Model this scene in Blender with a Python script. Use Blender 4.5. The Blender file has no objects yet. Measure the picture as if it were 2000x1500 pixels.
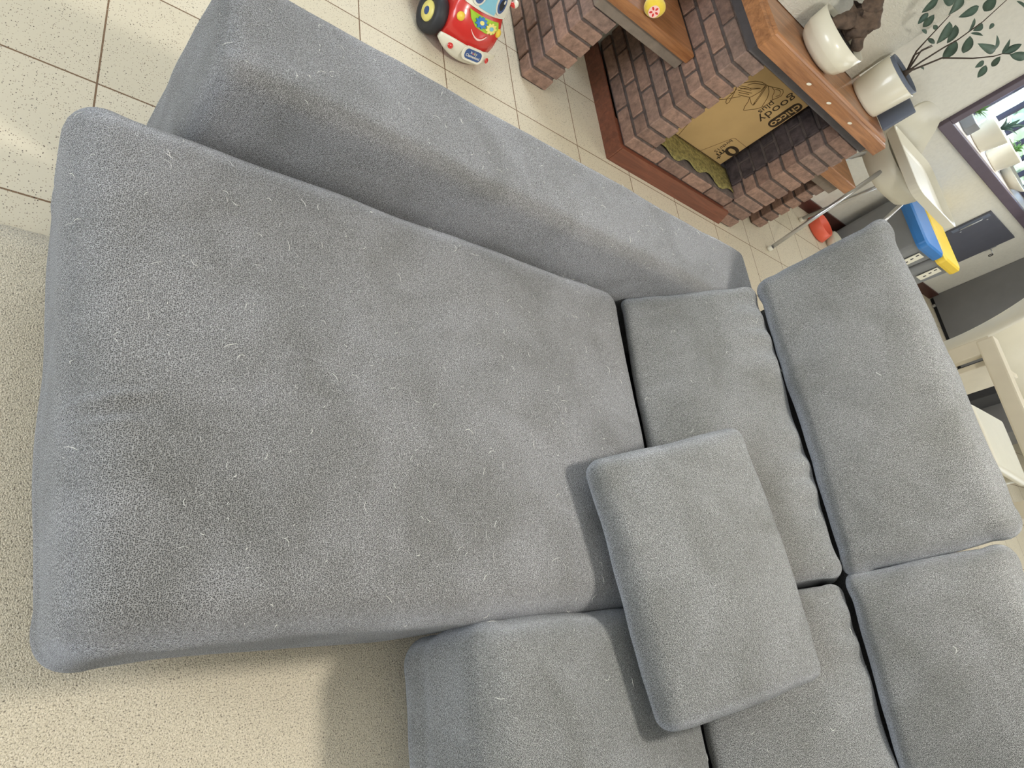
import bpy, bmesh, math, random
import numpy as np
from mathutils import Vector, Matrix, noise
random.seed(7)
SC = bpy.context.scene
COL = SC.collection

# ------------------------------------------------------------------ camera
cam_d = bpy.data.cameras.new('camera')
cam = bpy.data.objects.new('camera', cam_d); COL.objects.link(cam)
FPX = 1377.24
cam_d.sensor_fit = 'HORIZONTAL'; cam_d.sensor_width = 36.0
cam_d.lens = 36.0 * FPX / 2000.0
cam_d.clip_start = 0.02; cam_d.clip_end = 200
_R = [(0.74169514, -0.12029486, 0.6598617), (0.1750004, -0.91500503, -0.36351155), (0.64750535, 0.38509081, -0.65760314)]
_m = Matrix((( _R[0][0], -_R[1][0], -_R[2][0], 0.0), (_R[0][1], -_R[1][1], -_R[2][1], 0.0), (_R[0][2], -_R[1][2], -_R[2][2], 1.62), (0, 0, 0, 1)))
cam.matrix_world = _m
SC.camera = cam

# ------------------------------------------------------------------ light and exposure
SC.view_settings.view_transform = 'Standard'
SC.view_settings.look = 'None'
SC.view_settings.gamma = 1.0
SC.view_settings.exposure = 0.0
try: SC.view_settings.use_curve_mapping = False
except Exception: pass
W = bpy.data.worlds.new('sky'); SC.world = W; W.use_nodes = True
_bg = W.node_tree.nodes['Background']
_sky = W.node_tree.nodes.new('ShaderNodeTexSky'); _sky.sky_type = 'NISHITA'
_sky.sun_disc = False; _sky.sun_elevation = math.radians(50); _sky.sun_rotation = math.radians(200)
W.node_tree.links.new(_sky.outputs[0], _bg.inputs[0]); _bg.inputs[1].default_value = 2.2

def area_light(name, loc, target, sx, sy, power, color):
    d = bpy.data.lights.new(name, 'AREA'); d.shape = 'RECTANGLE'; d.size = sx; d.size_y = sy
    d.energy = power; d.color = color
    o = bpy.data.objects.new(name, d); COL.objects.link(o); o.location = loc
    o.rotation_euler = (Vector(target) - Vector(loc)).to_track_quat('-Z', 'Y').to_euler()
    return o
area_light('ceiling_lamp', (1.9, 0.32, 2.5), (1.6, 0.3, 0), 0.26, 0.26, 47, (1.0, 0.96, 0.88))
area_light('ceiling_bounce', (0.9, 0.2, 2.56), (0.9, 0.2, 0), 2.6, 2.2, 7, (1.0, 0.98, 0.94))  # broad fill lamp standing in for light off the ceiling
area_light('right_fill', (3.2, -4.3, 1.6), (3.0, 1.5, 0.8), 2.2, 1.4, 24, (0.95, 0.97, 1.0))  # added fill for the chimney plaster; the right wall has no opening
area_light('dining_fill', (5.2, 0.9, 2.5), (5.2, 0.9, 0), 2.0, 2.0, 29, (1.0, 0.975, 0.93))  # added fill over the dining end, no fixture known there
area_light('kitchen_window_daylight', (6.2, 3.02, 1.75), (5.0, 0.0, 0.6), 2.4, 1.1, 40, (0.92, 0.96, 1.0))
area_light('side_fill', (1.3, 4.7, 2.1), (1.5, 1.25, 0.6), 2.4, 1.2, 46, (0.78, 0.88, 1.0)).data.spread = math.radians(130)  # added cool fill for the armrest top, source unseen
area_light('back_fill', (8.8, -1.5, 1.3), (2.0, 0.3, 0.7), 2.6, 2.2, 52, (0.90, 0.96, 1.0))  # added fill from the far end; the back wall is solid
area_light('front_fill', (-3.0, 0.2, 1.5), (0.8, 0.3, 0.4), 2.6, 1.6, 150, (0.82, 0.90, 1.0))  # added cool fill from behind the camera for chaise front and rug

# ------------------------------------------------------------------ materials
def new_mat(name):
    m = bpy.data.materials.new(name); m.use_nodes = True
    nt = m.node_tree; b = nt.nodes['Principled BSDF']
    return m, nt, b
def N(nt, t, **kw):
    n = nt.nodes.new(t)
    for k, v in kw.items(): setattr(n, k, v)
    return n
def setin(n, **kw):
    for k, v in kw.items(): n.inputs[k.replace('_', ' ')].default_value = v
def rgb(c): return (c[0], c[1], c[2], 1.0)
def s2l(r, g, b):
    f = lambda v: (v/255/12.92) if v/255 <= 0.04045 else ((v/255+0.055)/1.055)**2.4
    return (f(r), f(g), f(b))
def ramp(nt, stops, interp='LINEAR'):
    r = N(nt, 'ShaderNodeValToRGB'); e = r.color_ramp.elements; r.color_ramp.interpolation = interp
    while len(e) < len(stops): e.new(0.5)
    for el, (p, c) in zip(e, stops): el.position = p; el.color = rgb(c)
    return r
def plain(name, col, rough=0.5, var=0.06, scale=12, bump=0.0, bscale=80, metal=0.0, coat=0.0, sheen=0.0):
    m, nt, b = new_mat(name)
    tc = N(nt, 'ShaderNodeTexCoord'); nz = N(nt, 'ShaderNodeTexNoise'); setin(nz, Scale=scale, Detail=4.0)
    nt.links.new(tc.outputs['Object'], nz.inputs['Vector'])
    r = ramp(nt, [(0.3, tuple(c*(1-var) for c in col)), (0.7, tuple(min(1, c*(1+var)) for c in col))])
    nt.links.new(nz.outputs['Fac'], r.inputs[0]); nt.links.new(r.outputs[0], b.inputs['Base Color'])
    setin(b, Roughness=rough, Metallic=metal)
    if coat: b.inputs['Coat Weight'].default_value = coat
    if sheen: b.inputs['Sheen Weight'].default_value = sheen
    if bump:
        n2 = N(nt, 'ShaderNodeTexNoise'); setin(n2, Scale=bscale, Detail=3.0)
        nt.links.new(tc.outputs['Object'], n2.inputs['Vector'])
        bp = N(nt, 'ShaderNodeBump'); setin(bp, Strength=bump, Distance=0.01)
        nt.links.new(n2.outputs['Fac'], bp.inputs['Height']); nt.links.new(bp.outputs[0], b.inputs['Normal'])
    return m
def mix(nt, fac, a, b_, mode='MIX'):
    x = N(nt, 'ShaderNodeMix', data_type='RGBA', blend_type=mode)
    if hasattr(fac, 'links'): nt.links.new(fac, x.inputs[0])
    else: x.inputs[0].default_value = fac
    for v, i in ((a, 6), (b_, 7)):
        if hasattr(v, 'links'): nt.links.new(v, x.inputs[i])
        else: x.inputs[i].default_value = rgb(v)
    return x.outputs[2]
def fabric(name, light, dark, cell=300.0, rot=0.0):
    m, nt, b = new_mat(name)
    tc = N(nt, 'ShaderNodeTexCoord'); mp = N(nt, 'ShaderNodeMapping'); mp.inputs['Rotation'].default_value = (0.0, 0.0, rot)
    mp.inputs['Scale'].default_value = (1.0, 1.55, 1.0)
    nt.links.new(tc.outputs['UV'], mp.inputs['Vector'])
    nw = N(nt, 'ShaderNodeTexNoise'); setin(nw, Scale=60.0, Detail=2.0); nt.links.new(tc.outputs['UV'], nw.inputs['Vector'])
    wv = N(nt, 'ShaderNodeVectorMath', operation='MULTIPLY_ADD'); wv.inputs[1].default_value = (0.004, 0.004, 0); nt.links.new(nw.outputs['Color'], wv.inputs[0]); nt.links.new(mp.outputs[0], wv.inputs[2])
    vo = N(nt, 'ShaderNodeTexVoronoi', voronoi_dimensions='2D'); setin(vo, Scale=cell, Randomness=0.75)
    nt.links.new(wv.outputs[0], vo.inputs['Vector'])
    r1 = ramp(nt, [(0.10, dark), (0.44, light)])
    nt.links.new(vo.outputs['Distance'], r1.inputs[0])
    n1 = N(nt, 'ShaderNodeTexNoise'); setin(n1, Scale=4.5, Detail=3.0, Roughness=0.55, Distortion=0.6)
    nt.links.new(tc.outputs['Object'], n1.inputs['Vector'])
    r2 = ramp(nt, [(0.33, (0.84, 0.84, 0.82)), (0.62, (1.08, 1.08, 1.09))])
    nt.links.new(n1.outputs['Fac'], r2.inputs[0])
    n4 = N(nt, 'ShaderNodeTexNoise'); setin(n4, Scale=230.0, Detail=3.0, Roughness=0.7)
    nt.links.new(tc.outputs['Object'], n4.inputs['Vector'])
    r4 = ramp(nt, [(0.32, (0.70, 0.70, 0.70)), (0.68, (1.32, 1.32, 1.32))])
    nt.links.new(n4.outputs['Fac'], r4.inputs[0])
    n3 = N(nt, 'ShaderNodeTexNoise'); setin(n3, Scale=480.0, Detail=2.0)
    nt.links.new(tc.outputs['Object'], n3.inputs['Vector'])
    r3 = ramp(nt, [(0.3, (0.72, 0.72, 0.72)), (0.7, (1.2, 1.2, 1.2))])
    nt.links.new(n3.outputs['Fac'], r3.inputs[0])
    c = mix(nt, 1.0, r1.outputs[0], r2.outputs[0], 'MULTIPLY'); c = mix(nt, 1.0, c, r3.outputs[0], 'MULTIPLY'); c = mix(nt, 1.0, c, r4.outputs[0], 'MULTIPLY')
    nt.links.new(c, b.inputs['Base Color'])
    setin(b, Roughness=0.9); b.inputs['Sheen Weight'].default_value = 0.7; b.inputs['Sheen Roughness'].default_value = 0.45
    b.inputs['Sheen Tint'].default_value = (0.86, 0.9, 1.0, 1); b.inputs['Specular IOR Level'].default_value = 0.04
    sw = N(nt, 'ShaderNodeMath', operation='MULTIPLY'); sw.inputs[1].default_value = 2.6; nt.links.new(c, sw.inputs[0]); nt.links.new(sw.outputs[0], b.inputs['Sheen Weight'])
    inv = N(nt, 'ShaderNodeMath', operation='MULTIPLY'); inv.inputs[1].default_value = 1.0
    nt.links.new(vo.outputs['Distance'], inv.inputs[0])
    bp = N(nt, 'ShaderNodeBump'); setin(bp, Strength=0.55, Distance=0.004)
    nt.links.new(inv.outputs[0], bp.inputs['Height']); nt.links.new(bp.outputs[0], b.inputs['Normal'])
    return m
def wood(name, c1, c2, scale=(1, 12, 12), rough=0.4, coat=0.15):
    m, nt, b = new_mat(name)
    tc = N(nt, 'ShaderNodeTexCoord'); mp = N(nt, 'ShaderNodeMapping'); mp.inputs['Scale'].default_value = scale
    nt.links.new(tc.outputs['Object'], mp.inputs['Vector'])
    nz = N(nt, 'ShaderNodeTexNoise'); setin(nz, Scale=4.0, Detail=8.0, Roughness=0.65, Distortion=0.8)
    nt.links.new(mp.outputs[0], nz.inputs['Vector'])
    r = ramp(nt, [(0.3, c1), (0.7, c2)]); nt.links.new(nz.outputs['Fac'], r.inputs[0])
    nt.links.new(r.outputs[0], b.inputs['Base Color']); setin(b, Roughness=rough); b.inputs['Coat Weight'].default_value = coat
    bp = N(nt, 'ShaderNodeBump'); setin(bp, Strength=0.12, Distance=0.004)
    nt.links.new(nz.outputs['Fac'], bp.inputs['Height']); nt.links.new(bp.outputs[0], b.inputs['Normal'])
    return m

M = {}
M['fabric'] = fabric('grey_knit_fabric', s2l(142, 141, 140), s2l(14, 14, 14), rot=0.1)
M['fabric2'] = fabric('grey_knit_fabric_fine', s2l(136, 136, 133), s2l(18, 18, 18), cell=320.0, rot=0.5)
M['fabric_dark'] = plain('black_lining', (0.02, 0.02, 0.025), 0.95)
M['lint'] = plain('lint', (0.70, 0.69, 0.64), 0.9)
M['white'] = plain('white_plastic', s2l(220, 216, 200), 0.35, 0.02)
M['cream'] = plain('cream_paint', s2l(208, 200, 180), 0.45, 0.03)
M['ceramic'] = plain('white_ceramic', s2l(226, 221, 202), 0.28, 0.02, coat=0.3)
M['steel'] = plain('aluminium', (0.62, 0.63, 0.65), 0.28, 0.03, metal=0.9)
M['slate'] = plain('slate', s2l(104, 112, 128), 0.6, 0.05)
M['panel_dark'] = plain('dark_panel', s2l(84, 86, 98), 0.55, 0.04)
M['grey_cab'] = plain('grey_lacquer', s2l(112, 111, 110), 0.45, 0.04)
M['black'] = plain('black_plastic', (0.012, 0.012, 0.015), 0.6)
M['rubber'] = plain('tyre', (0.022, 0.023, 0.028), 0.55, 0.1)
M['red'] = plain('red_plastic', s2l(206, 52, 46), 0.25, 0.02, coat=0.4)
M['coral'] = plain('coral_plastic', s2l(236, 104, 78), 0.4, 0.03)
M['yellow'] = plain('yellow_plastic', s2l(240, 205, 70), 0.35, 0.02)
M['lime'] = plain('lime_plastic', s2l(160, 200, 50), 0.35, 0.02)
M['sky_blue'] = plain('pale_blue_plastic', s2l(128, 188, 206), 0.3, 0.02)
M['blue'] = plain('blue_plastic', s2l(52, 120, 190), 0.35, 0.03)
M['navy'] = plain('navy_print', s2l(54, 82, 134), 0.4, 0.03)
M['pale_yellow'] = plain('pale_yellow_plastic', s2l(240, 226, 130), 0.35, 0.02)
M['pink'] = plain('pale_pink_plastic', s2l(244, 200, 190), 0.35, 0.02)
M['ink'] = plain('brown_ink', s2l(52, 38, 20), 0.8, 0.05)
M['ink_soft'] = plain('soft_brown_ink', s2l(104, 78, 40), 0.8, 0.05)
M['card'] = plain('cardboard', s2l(196, 164, 112), 0.8, 0.07, 5, 0.05, 60)
M['card_light'] = plain('cardboard_print_gap', s2l(200, 166, 112), 0.8, 0.05)
M['soil'] = plain('soil', (0.03, 0.025, 0.022), 0.95, 0.4, 60, 0.6, 120)
M['bark'] = plain('bark', s2l(92, 75, 62), 0.85, 0.45, 26, 0.6, 60)
M['leaf'] = plain('leaf', s2l(112, 136, 122), 0.45, 0.18, 18)
M['leaf_light'] = plain('leaf_light', s2l(120, 165, 90), 0.5, 0.2, 18)
M['stem'] = plain('stem', s2l(66, 54, 44), 0.7, 0.2)
M['moss'] = plain('moss_pattern', s2l(132, 122, 70), 0.9, 0.5, 60, 0.5, 110)
M['concrete'] = plain('slab', s2l(128, 116, 104), 0.85, 0.12, 20, 0.2, 90)
M['lintel'] = plain('lintel', s2l(82, 78, 80), 0.7, 0.12, 20, 0.2, 90)
M['bin_grey'] = plain('grey_plastic', s2l(128, 130, 132), 0.45, 0.03)
M['label_white'] = plain('paper_label', s2l(228, 224, 208), 0.7, 0.03)
M['plush_yellow'] = plain('plush_yellow', s2l(236, 206, 66), 0.95, 0.05, 40, 0.3, 200, sheen=0.4)
M['plush_blue'] = plain('plush_pale_blue', s2l(176, 196, 214), 0.95, 0.05, 40, 0.3, 200, sheen=0.4)
M['frame_dark'] = plain('dark_window_frame', s2l(92, 80, 92), 0.5, 0.08)
M['mullion'] = plain('mullion', s2l(88, 88, 112), 0.5, 0.05)
M['skirting'] = wood('skirting', s2l(66, 38, 34), s2l(92, 54, 46), (0.4, 6, 6), 0.45)
M['wood'] = wood('mantel_wood', s2l(124, 78, 46), s2l(184, 128, 82), (0.7, 9, 9), 0.38, 0.25)
M['wood_y'] = wood('shelf_wood', s2l(116, 74, 44), s2l(172, 118, 74), (9, 0.7, 9), 0.4, 0.2)
M['wood_red'] = wood('plinth_wood', s2l(96, 54, 40), s2l(136, 80, 58), (0.7, 9, 9), 0.42, 0.2)
M['window_white'] = plain('sill_white', s2l(236, 226, 216), 0.5, 0.03)
M['hedge'] = plain('hedge', s2l(196, 208, 178), 0.9, 0.35, 3)
M['terrace'] = plain('terrace', s2l(220, 205, 190), 0.9, 0.1, 3)

def glass_mat():
    m, nt, b = new_mat('glass')
    setin(b, Roughness=0.02, IOR=1.45); b.inputs['Transmission Weight'].default_value = 1.0
    b.inputs['Base Color'].default_value = (0.95, 0.97, 0.98, 1)
    return m
M['glass'] = glass_mat()

def brick_mat():
    m, nt, b = new_mat('brick')
    g = N(nt, 'ShaderNodeNewGeometry'); tc = N(nt, 'ShaderNodeTexCoord')
    r = ramp(nt, [(0.0, s2l(118, 96, 86)), (0.35, s2l(142, 114, 100)), (0.7, s2l(152, 122, 106)), (1.0, s2l(132, 112, 103))])
    nt.links.new(g.outputs['Random Per Island'], r.inputs[0])
    nz = N(nt, 'ShaderNodeTexNoise'); setin(nz, Scale=30.0, Detail=8.0, Roughness=0.7)
    nt.links.new(tc.outputs['Object'], nz.inputs['Vector'])
    r2 = ramp(nt, [(0.3, (0.58, 0.57, 0.57)), (0.52, (1.0, 1.0, 1.0)), (0.68, (1.38, 1.34, 1.30))])
    nt.links.new(nz.outputs['Fac'], r2.inputs[0])
    nt.links.new(mix(nt, 1.0, r.outputs[0], r2.outputs[0], 'MULTIPLY'), b.inputs['Base Color'])
    setin(b, Roughness=0.85)
    bp = N(nt, 'ShaderNodeBump'); setin(bp, Strength=0.5, Distance=0.006)
    nt.links.new(nz.outputs['Fac'], bp.inputs['Height']); nt.links.new(bp.outputs[0], b.inputs['Normal'])
    return m
M['brick'] = brick_mat()
M['brick_soot_shade'] = plain('soot_shade_brick', s2l(72, 62, 62), 0.95, 0.45, 25, 0.5, 60)  # soot and the firebox's shade put together into one dark colour
M['mortar'] = plain('mortar', s2l(98, 87, 82), 0.95, 0.25, 30, 0.4, 150)

def tile_mat():
    m, nt, b = new_mat('terrazzo_tiles')
    tc = N(nt, 'ShaderNodeTexCoord'); mp = N(nt, 'ShaderNodeMapping'); mp.inputs['Location'].default_value = (-0.248, -0.338, 0)
    nt.links.new(tc.outputs['Object'], mp.inputs['Vector'])
    br = N(nt, 'ShaderNodeTexBrick', offset=0.0, squash=1.0)
    setin(br, Scale=1.0); br.inputs['Mortar Size'].default_value = 0.0026; br.inputs['Mortar Smooth'].default_value = 0.15
    br.inputs['Brick Width'].default_value = 0.4; br.inputs['Row Height'].default_value = 0.4; br.inputs['Bias'].default_value = 0.0
    br.inputs['Color1'].default_value = rgb(s2l(204, 194, 172)); br.inputs['Color2'].default_value = rgb(s2l(212, 202, 181)); br.inputs['Mortar'].default_value = rgb(s2l(122, 98, 76))
    nt.links.new(mp.outputs[0], br.inputs['Vector'])
    def speck(scale, th, seed):
        v = N(nt, 'ShaderNodeTexVoronoi'); setin(v, Scale=scale, Randomness=1.0)
        m2 = N(nt, 'ShaderNodeMapping'); m2.inputs['Location'].default_value = (seed, seed*2, 0); nt.links.new(tc.outputs['Object'], m2.inputs['Vector'])
        nzz = N(nt, 'ShaderNodeTexNoise'); setin(nzz, Scale=scale*1.2)
        nt.links.new(m2.outputs[0], nzz.inputs['Vector'])
        nt.links.new(m2.outputs[0], v.inputs['Vector'])
        rr = ramp(nt, [(th*0.7, (1, 1, 1)), (th, (0, 0, 0))]); nt.links.new(v.outputs['Distance'], rr.inputs[0])
        sp = N(nt, 'ShaderNodeSeparateColor'); nt.links.new(v.outputs['Color'], sp.inputs[0])
        gt = N(nt, 'ShaderNodeMath', operation='GREATER_THAN'); gt.inputs[1].default_value = 0.55; nt.links.new(sp.outputs[0], gt.inputs[0])
        mu = N(nt, 'ShaderNodeMath', operation='MULTIPLY'); nt.links.new(rr.outputs[0], mu.inputs[0]); nt.links.new(gt.outputs[0], mu.inputs[1])
        return mu.outputs[0]
    c = mix(nt, speck(210, 0.30, 3.1), br.outputs['Color'], s2l(158, 142, 122))
    c = mix(nt, speck(130, 0.21, 7.7), c, s2l(98, 87, 78))
    c = mix(nt, speck(85, 0.14, 11.3), c, s2l(60, 52, 46))
    nt.links.new(c, b.inputs['Base Color']); setin(b, Roughness=0.65); b.inputs['Specular IOR Level'].default_value = 0.1
    bp = N(nt, 'ShaderNodeBump'); setin(bp, Strength=0.4, Distance=0.002); bp.invert = True
    nt.links.new(br.outputs['Fac'], bp.inputs['Height']); nt.links.new(bp.outputs[0], b.inputs['Normal'])
    return m
M['tiles'] = tile_mat()

def carpet_mat():
    m, nt, b = new_mat('carpet_pile')
    tc = N(nt, 'ShaderNodeTexCoord')
    n1 = N(nt, 'ShaderNodeTexNoise'); setin(n1, Scale=330.0, Detail=2.0, Roughness=0.6, Distortion=0.4); nt.links.new(tc.outputs['Object'], n1.inputs['Vector'])
    r = ramp(nt, [(0.30, s2l(112, 102, 90)), (0.45, s2l(204, 192, 168)), (0.7, s2l(228, 216, 194))]); nt.links.new(n1.outputs['Fac'], r.inputs[0])
    nt.links.new(r.outputs[0], b.inputs['Base Color']); setin(b, Roughness=1.0); b.inputs['Sheen Weight'].default_value = 0.3
    bp = N(nt, 'ShaderNodeBump'); setin(bp, Strength=0.8, Distance=0.006)
    nt.links.new(n1.outputs['Fac'], bp.inputs['Height']); nt.links.new(bp.outputs[0], b.inputs['Normal'])
    return m
M['carpet'] = carpet_mat()

def wall_mat(name, col, strength, scale, streak=False):
    m, nt, b = new_mat(name)
    tc = N(nt, 'ShaderNodeTexCoord'); nz = N(nt, 'ShaderNodeTexNoise'); setin(nz, Scale=scale, Detail=6.0, Roughness=0.6, Distortion=1.5 if streak else 0.2)
    mp = N(nt, 'ShaderNodeMapping'); mp.inputs['Scale'].default_value = (1, 1, 1.8) if streak else (1, 1, 1); mp.inputs['Rotation'].default_value = (0, 0.5 if streak else 0, 0)
    nt.links.new(tc.outputs['Object'], mp.inputs['Vector']); nt.links.new(mp.outputs[0], nz.inputs['Vector'])
    r = ramp(nt, [(0.3, tuple(c*0.93 for c in col)), (0.6, col)]); nt.links.new(nz.outputs['Fac'], r.inputs[0])
    nt.links.new(r.outputs[0], b.inputs['Base Color']); setin(b, Roughness=0.9)
    bp = N(nt, 'ShaderNodeBump'); setin(bp, Strength=strength, Distance=0.02)
    nt.links.new(nz.outputs['Fac'], bp.inputs['Height']); nt.links.new(bp.outputs[0], b.inputs['Normal'])
    return m
M['wall'] = wall_mat('smooth_wall', s2l(224, 222, 213), 0.05, 40)
M['stucco'] = wall_mat('rough_plaster', s2l(230, 227, 214), 0.55, 38, True)

# ------------------------------------------------------------------ mesh helpers
def link(name, me, m, parent=None, smooth=False):
    o = bpy.data.objects.new(name, me); COL.objects.link(o)
    if m is not None: me.materials.append(m)
    if smooth:
        for p in me.polygons: p.use_smooth = True
    if parent is not None: o.parent = parent; o.matrix_parent_inverse = parent.matrix_world.inverted()
    return o
def bm_obj(name, bm, m, parent=None, smooth=False):
    bmesh.ops.recalc_face_normals(bm, faces=bm.faces)
    me = bpy.data.meshes.new(name); bm.to_mesh(me); bm.free()
    return link(name, me, m, parent, smooth)
def thing(name, label, cat, loc, rz=0.0, group=None):
    o = bpy.data.objects.new(name, None); COL.objects.link(o); o.location = loc; o.rotation_euler = (0, 0, rz)
    o.empty_display_size = 0.05
    bpy.context.view_layer.update()
    o['label'] = label; o['category'] = cat
    if group: o['group'] = group
    return o
def tag(o, label, cat, group=None, kind=None):
    o['label'] = label; o['category'] = cat
    if group: o['group'] = group
    if kind: o['kind'] = kind
    return o
def struct(o, label=None):
    o['kind'] = 'structure'
    if label: o['label'] = label
    return o
def add_box(bm, lo, hi, bev=0.0, seg=2, mat4=None):
    c = [(lo[i]+hi[i])/2 for i in range(3)]; s = [abs(hi[i]-lo[i]) for i in range(3)]
    mt = Matrix.Translation(c) @ Matrix.Diagonal((s[0], s[1], s[2], 1))
    if mat4 is not None: mt = mat4 @ mt
    r = bmesh.ops.create_cube(bm, size=1.0, matrix=mt)
    if bev > 0:
        vs = set(r['verts']); es = [e for e in bm.edges if e.verts[0] in vs and e.verts[1] in vs]
        bmesh.ops.bevel(bm, geom=es, offset=bev, segments=seg, affect='EDGES', profile=0.6)
def box(name, lo, hi, m, parent=None, bev=0.0, seg=2, mat4=None):
    bm = bmesh.new(); add_box(bm, lo, hi, bev, seg, mat4); return bm_obj(name, bm, m, parent)
def add_tube(bm, pts, rad, n=8, cap=True):
    pts = [Vector(p) for p in pts]; rings = []
    k = len(pts); up = None
    for i, p in enumerate(pts):
        t = (pts[min(i+1, k-1)] - pts[max(i-1, 0)]).normalized()
        if up is None: up = Vector((0, 0, 1)) if abs(t.z) < 0.9 else Vector((1, 0, 0))
        a = t.cross(up).normalized(); b_ = a.cross(t).normalized(); up = b_
        r = rad[i] if isinstance(rad, (list, tuple)) else rad
        rings.append([bm.verts.new(p + (a*math.cos(2*math.pi*j/n) + b_*math.sin(2*math.pi*j/n))*r) for j in range(n)])
    for i in range(k-1):
        for j in range(n):
            bm.faces.new((rings[i][j], rings[i][(j+1) % n], rings[i+1][(j+1) % n], rings[i+1][j]))
    if cap: bm.faces.new(rings[0]); bm.faces.new(list(reversed(rings[-1])))
def tube(name, pts, rad, m, parent=None, n=8):
    bm = bmesh.new(); add_tube(bm, pts, rad, n); return bm_obj(name, bm, m, parent, True)
def add_lathe(bm, prof, center, n=40, axis=None, close=False):
    A = Matrix.Translation(center)
    if axis is not None: A = A @ Vector((0, 0, 1)).rotation_difference(Vector(axis)).to_matrix().to_4x4()
    rings = []
    for r, z in prof:
        if r < 1e-6: rings.append([bm.verts.new(A @ Vector((0, 0, z)))])
        else: rings.append([bm.verts.new(A @ Vector((r*math.cos(2*math.pi*j/n), r*math.sin(2*math.pi*j/n), z))) for j in range(n)])
    for a, b_ in zip(rings[:-1], rings[1:]):
        for j in range(n):
            k = (j+1) % n
            if len(a) == 1 and len(b_) == 1: continue
            if len(a) == 1: bm.faces.new((a[0], b_[j], b_[k]))
            elif len(b_) == 1: bm.faces.new((a[j], b_[0], a[k]))
            else: bm.faces.new((a[j], a[k], b_[k], b_[j]))
def lathe(name, prof, center, m, parent=None, n=40, axis=None):
    bm = bmesh.new(); add_lathe(bm, prof, center, n, axis); return bm_obj(name, bm, m, parent, True)
def add_prism(bm, pts, d, mat4=None):
    """extrude a polygon (3D points) by vector d"""
    mt = mat4 or Matrix.Identity(4); d = Vector(d)
    a = [bm.verts.new(mt @ Vector(p)) for p in pts]; b_ = [bm.verts.new(mt @ (Vector(p)+d)) for p in pts]
    bm.faces.new(a); bm.faces.new(list(reversed(b_))); n = len(a)
    for i in range(n): bm.faces.new((a[i], a[(i+1) % n], b_[(i+1) % n], b_[i]))
def prism(name, pts, d, m, parent=None, bev=0.0, mat4=None, smooth=False):
    bm = bmesh.new(); add_prism(bm, pts, d, mat4)
    bmesh.ops.recalc_face_normals(bm, faces=bm.faces)
    if bev: bmesh.ops.bevel(bm, geom=list(bm.edges), offset=bev, segments=2, affect='EDGES', profile=0.6)
    return bm_obj(name, bm, m, parent, smooth)
def ellipse_pts(c, u, v, ru, rv, n=28):
    c, u, v = Vector(c), Vector(u), Vector(v)
    return [c + u*(ru*math.cos(2*math.pi*i/n)) + v*(rv*math.sin(2*math.pi*i/n)) for i in range(n)]
def rrect(c, u, v, hu, hv, r, n=6):
    c, u, v = Vector(c), Vector(u), Vector(v); out = []
    for sx, sy, a0 in ((1, 1, 0), (-1, 1, 90), (-1, -1, 180), (1, -1, 270)):
        for i in range(n+1):
            a = math.radians(a0 + 90*i/n)
            out.append(c + u*(sx*(hu-r) + r*math.cos(a)) + v*(sy*(hv-r) + r*math.sin(a)))
    return out
def text_obj(name, s, origin, right, up, size, m, parent=None, depth=0.0006, bold=0.0, align='CENTER', spacing=1.0):
    cu = bpy.data.curves.new(name, 'FONT'); cu.body = s; cu.size = size; cu.extrude = depth; cu.offset = bold
    cu.align_x = align; cu.align_y = 'CENTER'; cu.space_character = spacing
    t = bpy.data.objects.new(name, cu); COL.objects.link(t)
    bpy.context.view_layer.update()
    me = bpy.data.meshes.new_from_object(t.evaluated_get(bpy.context.evaluated_depsgraph_get()))
    bpy.data.objects.remove(t)
    r, u = Vector(right).normalized(), Vector(up).normalized(); nrm = r.cross(u).normalized()
    mt = Matrix(((r.x, u.x, nrm.x, origin[0]), (r.y, u.y, nrm.y, origin[1]), (r.z, u.z, nrm.z, origin[2]), (0, 0, 0, 1)))
    me.transform(mt); me.materials.clear()
    return link(name, me, m, parent)

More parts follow.
